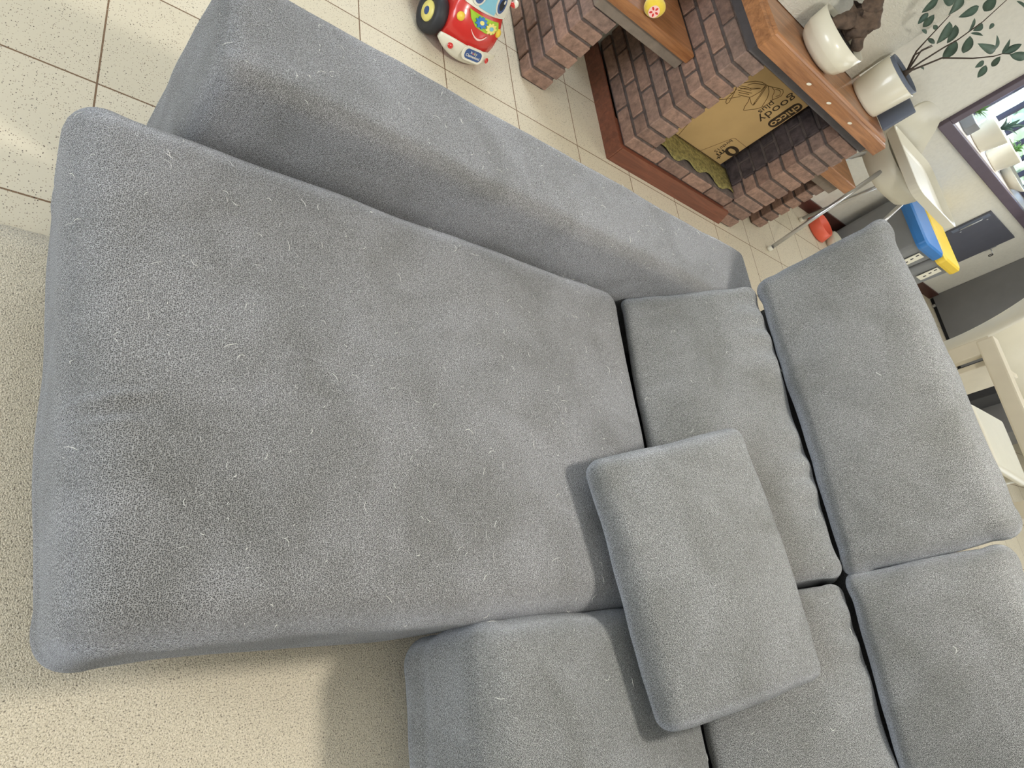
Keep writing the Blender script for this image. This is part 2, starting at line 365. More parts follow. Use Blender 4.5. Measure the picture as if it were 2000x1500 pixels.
def soft_box(name, corners, r, m, parent=None, n=(34, 34, 14), bulge=(0.0, 0.0, 0.0), wob=0.0, wscale=6.0, seed=0.0, deform=None, seam=None, sharp=0.0, sa=(0, 1)):
    """upholstered block: corners[i][j][k] = 3D corner at x=i, y=j, z=k"""
    C = np.array(corners, dtype=float)
    hx = np.linalg.norm(C[1]-C[0], axis=-1).mean()/2; hy = np.linalg.norm(C[:, 1]-C[:, 0], axis=-1).mean()/2; hz = np.linalg.norm(C[:, :, 1]-C[:, :, 0], axis=-1).mean()/2
    h = np.array([hx, hy, hz]); r = min(r, hx*0.98, hy*0.98, hz*0.98)
    def ts(hh, k):
        e = np.linspace(0, 1, 6)[1:-1] * (1.2*r/hh) if r > 0 else []
        base = list(np.linspace(-1+1.2*r/hh, 1-1.2*r/hh, max(2, k))) if hh > 1.2*r else []
        t = sorted(set([-1.0, 1.0] + [round(-1+x, 5) for x in e] + [round(1-x, 5) for x in e] + [round(float(x), 5) for x in base]))
        return t
    T = [ts(h[a], n[a]) for a in range(3)]
    bm = bmesh.new(); vd = {}; vq = {}; uvl = bm.loops.layers.uv.new('UVMap')
    def face(vs, a, b_, sgn):
        f = bm.faces.new(vs)
        for lp in f.loops:
            q = vq[lp.vert]; lp[uvl].uv = (q[a]+sgn*1.7, q[b_]+seed*0.37)
    def vert(i, j, k):
        key = (i, j, k)
        if key in vd: return vd[key]
        q = np.array([T[0][i], T[1][j], T[2][k]]) * h
        inn = np.clip(q, -(h-r), h-r); d = q-inn; L = np.linalg.norm(d)
        p = inn + (d/L*r if L > 1e-9 else 0)
        u = p/h; nn = d/L if L > 1e-9 else np.zeros(3)
        off = np.zeros(3)
        for a in range(3):
            o1, o2 = [(1, 2), (0, 2), (0, 1)][a]
            w = max(0, 1-u[o1]**2)*max(0, 1-u[o2]**2)
            off[a] += bulge[a]*np.sign(u[a])*abs(u[a])*(w**0.6)
        pl = p+off
        if seam is not None:
            for s, dep, wd in seam:
                side = max(abs(nn[0]), abs(nn[1]))
                pl = pl - nn*dep*side*math.exp(-((u[2]-s)/wd)**2)
        u2 = pl/h; s3 = (u2+1)/2
        W3 = np.zeros(3)
        for a in (0, 1):
            for b_ in (0, 1):
                for c in (0, 1):
                    W3 += C[a, b_, c]*((s3[0] if a else 1-s3[0])*(s3[1] if b_ else 1-s3[1])*(s3[2] if c else 1-s3[2]))
        if wob:
            P = Vector(W3*wscale)+Vector((seed, seed*1.7, seed*0.6))
            W3 = W3 + np.array(noise.noise_vector(P))*wob + np.array(noise.noise_vector(P*2.7))*wob*0.35
        if sharp:
            a0, a1 = sa
            cu0 = max(0.0, (abs(u[a0])-(1-1.3*r/h[a0]))/(1.3*r/h[a0])); cu1 = max(0.0, (abs(u[a1])-(1-1.3*r/h[a1]))/(1.3*r/h[a1]))
            k_ = sharp*cu0*cu1
            E_ = [C[1].mean((0, 1))-C[0].mean((0, 1)), C[:, 1].mean((0, 1))-C[:, 0].mean((0, 1)), C[:, :, 1].mean((0, 1))-C[:, :, 0].mean((0, 1))]
            for ax in sa: W3 = W3 + np.sign(u[ax])*E_[ax]/np.linalg.norm(E_[ax])*k_
        if deform is not None: W3 = deform(W3, u, nn)
        v = bm.verts.new(W3); vd[key] = v; vq[v] = q; return v
    nx, ny, nz = len(T[0])-1, len(T[1])-1, len(T[2])-1
    for i in range(nx):
        for j in range(ny):
            for k in (0, nz): face((vert(i, j, k), vert(i+1, j, k), vert(i+1, j+1, k), vert(i, j+1, k)), 0, 1, 1 if k else -1)
    for i in range(nx):
        for k in range(nz):
            for j in (0, ny): face((vert(i, j, k), vert(i+1, j, k), vert(i+1, j, k+1), vert(i, j, k+1)), 0, 2, 5 if j else -5)
    for j in range(ny):
        for k in range(nz):
            for i in (0, nx): face((vert(i, j, k), vert(i, j+1, k), vert(i, j+1, k+1), vert(i, j, k+1)), 1, 2, 9 if i else -9)
    return bm_obj(name, bm, m, parent, True)
def quadbox(x00, x01, x10, x11, z0, z1):
    """four plan corners (front-right, front-left, back-right, back-left), two heights"""
    return [[[(*x00, z0), (*x00, z1)], [(*x01, z0), (*x01, z1)]], [[(*x10, z0), (*x10, z1)], [(*x11, z0), (*x11, z1)]]]

# ================================================================== SETTING
struct(box('floor', (-3.2, -4.5, -0.05), (9.2, 5.2, 0.0), M['tiles']))
YW = 3.092
def wall_with_opening():
    bm = bmesh.new()
    add_box(bm, (2.2, YW, 0), (4.96, YW+0.4, 2.6)); add_box(bm, (7.5, YW, 0), (9.2, YW+0.4, 2.6))
    add_box(bm, (4.96, YW, 0), (7.5, YW+0.4, 1.09)); add_box(bm, (4.96, YW, 2.0), (7.5, YW+0.4, 2.6))
    return bm_obj('wall_left', bm, M['wall'])
struct(wall_with_opening())
struct(box('wall_chimney', (1.88, 2.64, 0.955), (3.40, YW-0.001, 2.6), M['stucco']))
struct(box('wall_rear', (2.2, YW+0.401, 0), (2.3, 5.2, 2.6), M['wall']))
struct(box('wall_back', (9.2, -4.5, 0), (9.3, YW+0.4, 2.6), M['wall']))
struct(box('wall_right', (-3.2, -4.6, 0), (9.3, -4.5, 2.6), M['wall']))
struct(box('wall_front', (-3.3, -4.6, 0), (-3.2, 5.2, 2.6), M['wall']))
struct(box('wall_side', (-3.2, 5.2, 0), (2.3, 5.3, 2.6), M['wall']))
struct(box('ceiling', (-3.3, -4.6, 2.6), (9.3, 5.3, 2.7), M['wall']))
struct(box('baseboard_left', (3.66, YW-0.016, 0), (7.72, YW-0.0005, 0.098), M['skirting'], bev=0.003))

# window in the left wall
wf = struct(box('window_1', (4.90, YW-0.03, 1.015), (7.56, YW+0.02, 1.095), M['frame_dark'], bev=0.006))
box('window_jamb', (4.90, YW-0.03, 1.095), (4.965, YW+0.02, 2.06), M['frame_dark'], wf, 0.005)
box('window_jamb', (7.50, YW-0.03, 1.095), (7.56, YW+0.02, 2.06), M['frame_dark'], wf, 0.005)
box('window_head', (4.965, YW-0.03, 1.995), (7.50, YW+0.02, 2.06), M['frame_dark'], wf, 0.005)
box('window_sill', (4.96, YW+0.021, 1.085), (7.5, 3.46, 1.098), M['window_white'], wf)
bmw = bmesh.new(); add_box(bmw, (4.965, 3.40, 1.54), (7.5, 3.44, 1.60)); add_box(bmw, (4.965, 3.40, 1.10), (7.5, 3.44, 1.13)); bm_obj('transom', bmw, M['mullion'], wf)
for i in range(10):
    box('mullion', (5.04+0.25*i-0.013, 3.405, 1.13), (5.04+0.25*i+0.013, 3.445, 1.54), M['mullion'], wf, 0.004)
box('glass_pane', (4.965, 3.45, 1.10), (7.5, 3.456, 2.0), M['glass'], wf)

# garden outside the window
struct(box('terrace', (3.5, 3.6, -0.05), (12, 9.0, 0.0), M['terrace']))
bmh = bmesh.new()
for i in range(60):
    c = (random.uniform(4, 14), random.uniform(6.2, 7.2), random.uniform(0.3, 1.7)); r0 = random.uniform(0.3, 0.55)
    rr = bmesh.ops.create_icosphere(bmh, subdivisions=3, radius=r0, matrix=Matrix.Translation(c))
    for v in rr['verts']: v.co += noise.noise_vector(v.co*5)*0.16 + noise.noise_vector(v.co*16)*0.06
tag(bm_obj('garden_hedge', bmh, M['hedge'], None, True), 'sunlit green hedge seen through the kitchen window', 'hedge')

# rug
def rug():
    bm = bmesh.new(); nx, ny = 60, 60
    x0, x1, y0, y1 = -2.0, 1.75, -2.6, 1.035
    g = [[bm.verts.new((x0+(x1-x0)*i/nx, y0+(y1-y0)*j/ny, 0.018+0.002*noise.noise(Vector((i*.7, j*.7, 0))))) for j in range(ny+1)] for i in range(nx+1)]
    for i in range(nx):
        for j in range(ny): bm.faces.new((g[i][j], g[i+1][j], g[i+1][j+1], g[i][j+1]))
    bd = [e for e in bm.edges if e.is_boundary]
    r = bmesh.ops.extrude_edge_only(bm, edges=bd)
    for v in r['geom']:
        if isinstance(v, bmesh.types.BMVert): v.co.z = 0.0
    return bm_obj('area_rug', bm, M['carpet'], None, True)
tag(rug(), 'beige short pile carpet rug lying under the grey sofa', 'rug')

# ================================================================== SOFA
sofa = thing('corner_sofa', 'large grey knit fabric sofa with chaise, adjustable headrests and lint all over it', 'sofa', (1.2, 0.2, 0.0))
F, F2 = M['fabric'], M['fabric2']
# armrest
def arm_def(p, u, nn):
    # the inner side leans in a little towards the bottom
    p = p.copy()
    if u[1] < 0: p[1] += 0.010*(1-u[2])*(-u[1])
    return p
soft_box('armrest', quadbox((0.355, 1.143), (0.355, 1.44), (2.385, 1.143), (2.385, 1.44), 0.03, 0.592), 0.042, F, sofa, (70, 14, 20), (0.004, 0.004, 0.006), 0.007, 4.0, 1.0, arm_def)
# base frame under the seats
box('base_frame', (1.25, -0.95, 0.021), (2.30, 1.135, 0.13), M['fabric_dark'], sofa, 0.01)
box('back_frame', (2.30, -0.95, 0.021), (2.44, 1.135, 0.66), F, sofa, 0.02)
def fold(p, u, nn):
    # a couple of small creases across the front edge
    if u[2] > 0.0 and p[0] < 0.42:
        f = max(0.0, 1-abs(p[0]-0.27)/0.10)
        g = math.exp(-((p[1]-0.50-0.25*(p[0]-0.27))/0.010)**2) - 0.8*math.exp(-((p[1]-0.475-0.2*(p[0]-0.27))/0.011)**2) + 0.6*math.exp(-((p[1]-0.455)/0.010)**2)
        p = p + nn*0.006*f*g
    return p
# chaise seat (pulled out)
soft_box('chaise_cushion', [[[(0.246, 0.112, 0.09), (0.240, 0.108, 0.432)], [(0.182, 1.066, 0.09), (0.144, 1.120, 0.432)]], [[(1.722, 0.148, 0.09), (1.722, 0.148, 0.432)], [(1.728, 1.148, 0.09), (1.728, 1.148, 0.432)]]], 0.078, F, sofa, (90, 130, 16), (0.006, 0.004, 0.014), 0.009, 3.2, 5.0, fold, [(-0.30, 0.003, 0.10)], 0.016)
# right-hand seat
soft_box('seat_cushion', quadbox((1.005, -0.95), (0.992, 0.120), (1.722, -0.95), (1.722, 0.143), 0.09, 0.432), 0.07, F2, sofa, (60, 60, 16), (0.010, 0.003, 0.014), 0.009, 3.2, 9.0, None, [(-0.30, 0.006, 0.12)], 0.012)
# lumbar cushions and headrests
def pucker(axis_lo):
    def fn(p, u, nn):
        p = p.copy()
        t = max(0.0, (u[2]-0.45)/0.55)            # towards the seam with the headrest
        k = 0.5+0.5*math.sin(p[1]*46+2.5*math.sin(p[1]*13))
        if nn[0] < -0.2 or nn[2] > 0.3: p[0] += 0.022*t*t*k; p[2] -= 0.013*t*t*k
        return p
    return fn
def lumbar(yl, yr, seed):
    soft_box('back_cushion', [[[(1.722, yr, 0.395), (2.095, yr+0.012, 0.725)], [(1.738, yl, 0.395), (2.105, yl-0.005, 0.705)]],
        [[(2.16, yr, 0.30), (2.285, yr+0.01, 0.62)], [(2.16, yl, 0.30), (2.285, yl, 0.60)]]], 0.042, F2, sofa, (12, 70, 40), (0.022, 0.008, 0.01), 0.010, 4.5, seed, pucker(0), None, 0.014, (1, 2))
lumbar(1.14, 0.152, 12.0)
lumbar(0.140, -0.90, 15.0)
def headrest(a, seed, mt):
    soft_box('headrest', a, 0.050, mt, sofa, (12, 60, 40), (0.022, 0.014, 0.014), 0.010, 4.0, seed, None, None, 0.022, (1, 2))
headrest([[[(2.105, 0.172, 0.725), (2.235, 0.205, 1.14)], [(2.12, 1.150, 0.705), (2.245, 1.222, 1.105)]],
          [[(2.285, 0.172, 0.69), (2.365, 0.215, 1.125)], [(2.30, 1.150, 0.67), (2.375, 1.225, 1.095)]]], 21.0, F2)
headrest([[[(2.105, -0.90, 0.715), (2.245, -0.92, 1.13)], [(2.11, 0.160, 0.715), (2.255, 0.170, 1.10)]],
          [[(2.285, -0.90, 0.69), (2.39, -0.92, 1.11)], [(2.285, 0.160, 0.69), (2.39, 0.165, 1.08)]]], 27.0, F2)

# loose pillow
def pillow():
    TL, BL = np.array((1.335, 0.485, 0.497)), np.array((1.440, -0.155, 0.497))
    TR, BR = np.array((1.795, 0.578, 0.672)), np.array((1.905, -0.090, 0.672))
    e1 = TR-TL; e2 = TL-BL; nrm = np.cross(e1, e2); nrm /= np.linalg.norm(nrm); nrm = nrm*(1 if nrm[2] > 0 else -1)
    t = 0.038
    cs = [[[tuple(BL-nrm*t), tuple(BL+nrm*t)], [tuple(TL-nrm*t), tuple(TL+nrm*t)]], [[tuple(BR-nrm*t), tuple(BR+nrm*t)], [tuple(TR-nrm*t), tuple(TR+nrm*t)]]]
    o = soft_box('throw_pillow', cs, 0.036, F2, None, (44, 54, 10), (0.006, 0.006, 0.036), 0.008, 4.0, 33.0)
    return o
tag(pillow(), 'small rectangular grey throw pillow lying loose where the two seats and back cushions meet', 'pillow')

# ------------------------------------------------------------------ lint
def lint():
    bm = bmesh.new(); rnd = random.Random(11)
    src = [o for o in sofa.children if o.type == 'MESH' and o.name.split('.')[0] in ('chaise_cushion', 'armrest', 'seat_cushion', 'back_cushion', 'headrest')]
    quota = {'chaise_cushion': 240, 'armrest': 100, 'seat_cushion': 34, 'back_cushion': 36, 'headrest': 6}
    camp = Vector((0, 0, 1.62))
    for o in src:
        me = o.data; polys = [p for p in me.polygons if p.normal.z > 0.25 and p.normal.dot(camp-p.center) > 0.15 and p.center.y > -0.7]
        areas = [p.area for p in polys]
        for p in rnd.choices(polys, areas, k=quota[o.name.split('.')[0]]):
            n = p.normal; a = n.orthogonal().normalized(); b_ = n.cross(a); th = rnd.uniform(0, 6.28)
            d = a*math.cos(th)+b_*math.sin(th); e = n.cross(d)
            L = rnd.choice([0.004, 0.006, 0.008, 0.011, 0.015, 0.022]) * rnd.uniform(0.8, 1.3)
            k = rnd.uniform(-0.35, 0.35); rr = rnd.uniform(0.0003, 0.00058)
            pts = [p.center + n*(0.0022+0.002*rnd.random()*s*(1-s)*4) + d*(L*(s-.5)) + e*(k*L*4*(s-.5)**2) for s in (0, .25, .5, .75, 1)]
            add_tube(bm, pts, [rr*.5, rr, rr, rr, rr*.4], 4)
    o = bm_obj('lint', bm, M['lint'], None)
    return tag(o, 'scattered pale lint threads and fluff clinging to the grey sofa fabric', 'lint', kind='stuff')
bpy.context.view_layer.update()
lint()

# ================================================================== FIREPLACE
fire = thing('brick_fireplace', 'brown brick open fireplace with wooden mantel, wood plinth and low side shelves', 'fireplace', (3.0, 2.7, 0.0))
def bricks(bm, lo, hi, axis, L=0.215, joint=0.015, course=0.078, rnd=random.Random(5), shift=0):
    n = max(1, round((hi[2]-lo[2])/course)); ch = (hi[2]-lo[2])/n
    o = 1 if axis == 0 else 0
    for c in range(n):
        a = lo[axis] - (L*0.5 if (c+shift) % 2 else 0.0)
        while a < hi[axis]-0.01:
            b0 = max(a, lo[axis]); b1 = min(a+L, hi[axis])
            if b1-b0 > 0.03:
                j = rnd.uniform(-0.002, 0.002)
                l2 = [0, 0, 0]; h2 = [0, 0, 0]
                l2[axis] = b0+(joint/2 if b0 > lo[axis]+1e-6 else 0); h2[axis] = b1-(joint/2 if b1 < hi[axis]-1e-6 else 0)
                l2[o] = lo[o]+j; h2[o] = hi[o]+j
                l2[2] = lo[2]+c*ch+joint/2; h2[2] = lo[2]+(c+1)*ch-joint/2
                add_box(bm, l2, h2, 0.004, 1)
            a += L
def brick_part(name, segs, parent, mname='brick'):
    bm = bmesh.new(); mo = bmesh.new()
    for lo, hi, axis, sh in segs:
        bricks(bm, lo, hi, axis, shift=sh)
        e = 0.010
        add_box(mo, (lo[0]+e, lo[1]+e, lo[2]), (hi[0]-e, hi[1]-e, hi[2]))
    o = bm_obj(name, bm, M[mname], parent)
    bm_obj('mortar', mo, M['mortar'], o)
    return o
brick_part('firebox_wall', [((2.487, 2.38, 0.10), (2.645, 3.088, 0.81), 1, 0)], fire)
brick_part('firebox_wall', [((3.405, 2.38, 0.0), (3.625, 3.088, 0.81), 1, 1)], fire)
brick_part('firebox_dark_face', [((3.385, 2.47, 0.183), (3.404, 2.948, 0.81), 1, 0)], fire, 'brick_soot_shade')  # thin added layer, darkened for soot and for shade inside the firebox
brick_part('firebox_back', [((2.645, 2.95, 0.10), (3.405, 3.088, 0.81), 0, 0)], fire)
brick_part('hearth_sill', [((2.645, 2.38, 0.10), (3.405, 2.60, 0.182), 0, 1)], fire)
box('hearth_floor', (2.645, 2.60, 0.10), (3.405, 2.95, 0.182), M['lintel'], fire)
brick_part('side_pier', [((1.913, 2.573, 0.0), (2.065, 3.088, 0.47), 1, 1)], fire)
brick_part('side_pier', [((3.955, 2.547, 0.0), (4.062, 3.088, 0.47), 1, 0)], fire)
box('lintel', (2.487, 2.375, 0.811), (3.627, 3.088, 0.862), M['lintel'], fire, 0.004)
# plinth boards
bm = bmesh.new()
add_prism(bm, [(2.482, 2.364, 0), (3.50, 2.364, 0), (3.455, 2.364, 0.099), (2.482, 2.364, 0.099)], (0, 0.2, 0))
bm_obj('plinth', bm, M['wood_red'], fire)
box('plinth_side', (2.470, 2.365, 0), (2.4815, 3.088, 0.099), M['wood_red'], fire, 0.002)
# mantel shelf with moulded edge
def mantel():
    bm = bmesh.new()
    prof = [(0.0, 0.863), (0.0, 0.928), (0.010, 0.936), (0.018, 0.938), (0.022, 0.945), (0.03, 0.952), (0.05, 0.952)]
    x0, x1, yf, yb = 2.452, 3.635, 2.322, 3.086
    rows = []
    for d, z in prof:
        rows.append([bm.verts.new((x0+d, yb, z)), bm.verts.new((x0+d, yf+d, z)), bm.verts.new((x1-d, yf+d, z)), bm.verts.new((x1-d, yb, z))])
    for a, b_ in zip(rows[:-1], rows[1:]):
        for i in range(3): bm.faces.new((a[i], a[i+1], b_[i+1], b_[i]))
        bm.faces.new((a[3], a[0], b_[0], b_[3]))
    bm.faces.new(rows[-1]); bm.faces.new(list(reversed(rows[0])))
    return bm_obj('mantel', bm, M['wood'], fire)
mt = mantel()
for x in (2.84, 3.04, 3.27):     # filled dowel holes on the mantel front
    o = prism('dowel_plug', ellipse_pts((x, 2.3215, 0.898), (1, 0, 0.25), (0, 0, 1), 0.014, 0.007, 16), (0, -0.0012, 0), M['label_white'], mt)
# side shelves
box('shelf_slab', (1.905, 2.568, 0.471), (2.484, 3.086, 0.527), M['concrete'], fire, 0.004)
box('side_shelf', (1.87, 2.548, 0.528), (2.484, 3.086, 0.58), M['wood'], fire, 0.008)
box('shelf_slab', (3.628, 2.52, 0.471), (4.072, 3.086, 0.545), M['concrete'], fire, 0.004)
box('side_shelf', (3.628, 2.478, 0.546), (4.10, 3.086, 0.622), M['wood'], fire, 0.008)

# cardboard box in the firebox
BY = 2.60
cbx = thing('cardboard_box', 'brown cardboard stroller box stood on end inside the fireplace', 'box', (3.0, 2.75, 0.186))
box('carton', (2.66, BY, 0.186), (3.330, 2.93, 0.735), M['card'], cbx, 0.004)
STROLLER =  [[(2.994, 0.674), (3.015, 0.678), (3.071, 0.7), (3.099, 0.709), (3.119, 0.702), (3.133, 0.682), (3.126, 0.657), (3.118, 0.64), (3.124, 0.617), (3.121, 0.585), (3.106, 0.556), (3.08, 0.533), (3.061, 0.51), (3.053, 0.508), (3.035, 0.526), (3.019, 0.556), (2.998, 0.577)], [(2.994, 0.674), (3.01, 0.632), (3.003, 0.587), (2.998, 0.577)], [(2.996, 0.673), (3.03, 0.617), (3.062, 0.556)], [(3.003, 0.675), (3.037, 0.619), (3.068, 0.559)], [(3.012, 0.676), (3.049, 0.659), (3.08, 0.634), (3.099, 0.606), (3.115, 0.581)], [(3.035, 0.684), (3.064, 0.681), (3.081, 0.67), (3.092, 0.654), (3.118, 0.64)], [(3.065, 0.687), (3.085, 0.696), (3.101, 0.695), (3.121, 0.68), (3.111, 0.662)], [(2.998, 0.577), (2.943, 0.556), (2.929, 0.552)], [(2.977, 0.586), (2.919, 0.562)], [(2.96, 0.608), (2.899, 0.583), (2.878, 0.579), (2.873, 0.599), (2.896, 0.626), (2.924, 0.654), (2.959, 0.67), (2.994, 0.674)], [(2.913, 0.615), (2.932, 0.645), (2.989, 0.669)], [(2.903, 0.58), (2.931, 0.605), (2.99, 0.644)], [(2.87, 0.58), (2.899, 0.549), (2.936, 0.493), (2.935, 0.48), (2.921, 0.483), (2.904, 0.5), (2.897, 0.542), (2.887, 0.569)], [(2.865, 0.464), (2.876, 0.521), (2.88, 0.553)], [(2.865, 0.464), (2.903, 0.496), (2.926, 0.524), (2.952, 0.551)], [(2.876, 0.521), (2.894, 0.54), (2.901, 0.527)], [(3.003, 0.575), (3.041, 0.56), (3.062, 0.556), (3.056, 0.585)], [(2.886, 0.591), (2.929, 0.61), (2.959, 0.613), (2.99, 0.644)], [(2.902, 0.568), (2.957, 0.589), (2.981, 0.6)], [(3.122, 0.184), (3.196, 0.356), (3.209, 0.362), (3.328, 0.36)], [(2.911, 0.19), (2.87, 0.315)]]
bm = bmesh.new()
for i, pl in enumerate(STROLLER[:-2]):
    add_tube(bm, [(p[0], BY-0.0006, p[1]) for p in pl], 0.0016, 5)
bm_obj('stroller_drawing', bm, M['ink_soft'], cbx)
for pl in STROLLER[-2:]:
    bm2 = bmesh.new(); add_tube(bm2, [(p[0], BY-0.0004, p[1]) for p in pl], 0.0011, 5)
    bm_obj('printed_line', bm2, M['ink_soft'], cbx)
prism('brand_badge', rrect((3.285, BY-0.0002, 0.622), (0, 0, 1), (1, 0, 0), 0.094, 0.036, 0.03), (0, -0.0006, 0), M['ink'], cbx)
Dn, Rt = (0, 0, -1), (1, 0, 0)
text_obj('brand_text', 'chicco', (3.288, BY-0.0014, 0.622), Dn, Rt, 0.066, M['card_light'], cbx, 0.0003, 0.0012)
text_obj('printed_word', 'goody', (3.198, BY-0.0008, 0.622), Dn, Rt, 0.082, M['ink'], cbx, 0.0003, 0.0, spacing=1.05)
text_obj('printed_word', 'plus', (3.142, BY-0.0008, 0.592), Dn, Rt, 0.056, M['ink'], cbx, 0.0003)
text_obj('printed_age', '0', (3.280, BY-0.0008, 0.293), Dn, Rt, 0.135, M['ink'], cbx, 0.0003, 0.003)
text_obj('printed_age', 'm', (3.246, BY-0.0008, 0.247), Dn, Rt, 0.066, M['ink'], cbx, 0.0003, 0.001)
text_obj('printed_age', '+', (3.262, BY-0.0008, 0.218), Dn, Rt, 0.05, M['ink'], cbx, 0.0003, 0.001)
text_obj('printed_note', 'birth/15', (3.204, BY-0.0008, 0.287), Dn, Rt, 0.036, M['ink'], cbx, 0.0003)

# mossy mat on the hearth
def mat_sheet():
    bm = bmesh.new(); n = 24; g = []
    for i in range(n+1):
        x = 2.66+(3.378-2.66)*i/n; yf = 2.415+0.018*math.sin(i*0.9)-0.01*math.sin(i*0.35)
        row = []
        for j in range(7):
            y = yf+(2.594-yf)*j/6; z = 0.186+0.010*(1-j/6)*(0.5+0.5*math.sin(i*0.9))+0.002
            row.append((x, y, z))
        g.append(row)
    top = [[bm.verts.new(p) for p in r] for r in g]; bot = [[bm.verts.new((p[0], p[1], p[2]-0.003)) for p in r] for r in g]
    for i in range(n):
        for j in range(6):
            bm.faces.new((top[i][j], top[i+1][j], top[i+1][j+1], top[i][j+1])); bm.faces.new((bot[i][j], bot[i][j+1], bot[i+1][j+1], bot[i+1][j]))
        bm.faces.new((top[i][0], bot[i][0], bot[i+1][0], top[i+1][0])); bm.faces.new((top[i][6], top[i+1][6], bot[i+1][6], bot[i][6]))
    for j in range(6):
        bm.faces.new((top[0][j], top[0][j+1], bot[0][j+1], bot[0][j])); bm.faces.new((top[n][j], bot[n][j], bot[n][j+1], top[n][j+1]))
    return bm_obj('hearth_mat', bm, M['moss'], None, True)
tag(mat_sheet(), 'mossy green mottled mat with a wavy edge on the hearth before the cardboard box', 'mat')

# soft toy on the left shelf: pale blue body with one round yellow foot
toy = thing('soft_toy', 'soft toy with pale blue body and round yellow foot on the wooden shelf', 'toy', (2.13, 2.64, 0.581))
def blob(name, c, r3, m, parent, rot=(0, 0, 0), amp=0.004, seed=0):
    bm = bmesh.new(); mt4 = Matrix.Translation(c) @ Matrix.Rotation(rot[2], 4, 'Z') @ Matrix.Rotation(rot[1], 4, 'Y') @ Matrix.Rotation(rot[0], 4, 'X') @ Matrix.Diagonal((*r3, 1))
    bmesh.ops.create_icosphere(bm, subdivisions=4, radius=1.0, matrix=mt4)
    for v in bm.verts: v.co += noise.noise_vector(v.co*14+Vector((seed, 0, 0)))*amp
    return bm_obj(name, bm, m, parent, True)
blob('foot', (2.125, 2.565, 0.625), (0.048, 0.040, 0.044), M['plush_yellow'], toy)
blob('leg', (2.155, 2.65, 0.618), (0.036, 0.085, 0.034), M['plush_blue'], toy, (0, 0, -0.35))
blob('body', (2.19, 2.76, 0.686), (0.085, 0.075, 0.105), M['plush_blue'], toy)
fd = Vector((-0.35, -0.85, 0.15)).normalized(); fu = fd.cross(Vector((0, 0, 1))).normalized(); fv = fu.cross(fd)
fc = Vector((2.125, 2.565, 0.625)) + fd*0.0395 + Vector((0.0, 0, -0.008))
prism('sole_patch', ellipse_pts(fc, fu, fv, 0.023, 0.025), fd*0.003, M['pink'], toy)
bm = bmesh.new()
for a in range(5):
    an = a*1.2566+0.4; q = fc+fd*0.0032+fu*(0.013*math.cos(an))+fv*(0.014*math.sin(an))
    add_prism(bm, ellipse_pts(q, fu*math.cos(an)+fv*math.sin(an), fv*math.cos(an)-fu*math.sin(an), 0.0075, 0.0042, 10), fd*0.0008)
bm_obj('sole_print', bm, M['red'], toy)

# ================================================================== TOY CAR
CY = math.radians(12)
car = thing('toy_car', 'red plastic baby toy car with eyes on its windscreen, on the tiled floor', 'toy car', (1.524, 2.406, 0.0), CY)
def cp(a, d, h): return car.matrix_world @ Vector((a, d, h))
CM = car.matrix_world.copy()
def car_body():
    bm = bmesh.new()
    # cross sections along depth d: (d, half width, z low, z high, crown)
    secs = [(0.012, 0.100, 0.045, 0.075), (0.018, 0.122, 0.038, 0.135), (0.045, 0.133, 0.035, 0.180), (0.070, 0.134, 0.035, 0.203), (0.083, 0.130, 0.035, 0.222),
            (0.148, 0.124, 0.035, 0.325), (0.18, 0.120, 0.035, 0.345), (0.28, 0.118, 0.035, 0.345), (0.35, 0.124, 0.04, 0.24), (0.375, 0.10, 0.06, 0.20)]
    rings = []; n = 28
    for d, w, z0, z1 in secs:
        ring = []
        for i in range(n):
            a = 2*math.pi*i/n; ca, sa = math.cos(a), math.sin(a); e = 0.42
            x = w*math.copysign(abs(ca)**e, ca); zz = (z0+z1)/2+(z1-z0)/2*math.copysign(abs(sa)**e, sa)
            bowx = (x/w)**2
            ring.append(bm.verts.new(CM @ Vector((x, d+0.030*bowx, zz))))
        rings.append(ring)
    for a, b_ in zip(rings[:-1], rings[1:]):
        for i in range(n): bm.faces.new((a[i], a[(i+1) % n], b_[(i+1) % n], b_[i]))
    bm.faces.new(rings[0]); bm.faces.new(list(reversed(rings[-1])))
    return bm_obj('car_body', bm, M['red'], car, True)
body = car_body()
# surface frames on the car front: hood slope and windscreen slope (local coordinates)
def on_hood(a, t):                 # t in 0..1 from bumper to windscreen foot
    d = 0.0165+0.060*t; h = 0.131+0.081*t
    return Vector((a, d+0.030*(a/0.13)**2, h))
def on_screen(a, t):
    d = 0.078+0.068*t; h = 0.214+0.108*t
    return Vector((a, d+0.030*(a/0.128)**2, h))
def patch(name, pts, surf, m, parent, lift=0.0015, thick=0.002):
    nrm = Vector((0, -0.78, 0.62)); bm = bmesh.new()
    a = [bm.verts.new(CM @ (surf(*p)+nrm*lift)) for p in pts]
    b_ = [bm.verts.new(CM @ (surf(*p)+nrm*(lift+thick))) for p in pts]
    cx = sum(p[0] for p in pts)/len(pts); ct = sum(p[1] for p in pts)/len(pts)
    ca = bm.verts.new(CM @ (surf(cx, ct)+nrm*lift)); cb = bm.verts.new(CM @ (surf(cx, ct)+nrm*(lift+thick)))
    n = len(pts)
    for i in range(n):
        j = (i+1) % n
        bm.faces.new((a[i], a[j], b_[j], b_[i])); bm.faces.new((b_[i], b_[j], cb)); bm.faces.new((a[j], a[i], ca))
    return bm_obj(name, bm, m, parent)
def densify(pts, k=5):
    out = []
    for i in range(len(pts)):
        p, q = pts[i], pts[(i+1) % len(pts)]
        for s in range(k): out.append((p[0]+(q[0]-p[0])*s/k, p[1]+(q[1]-p[1])*s/k))
    return out
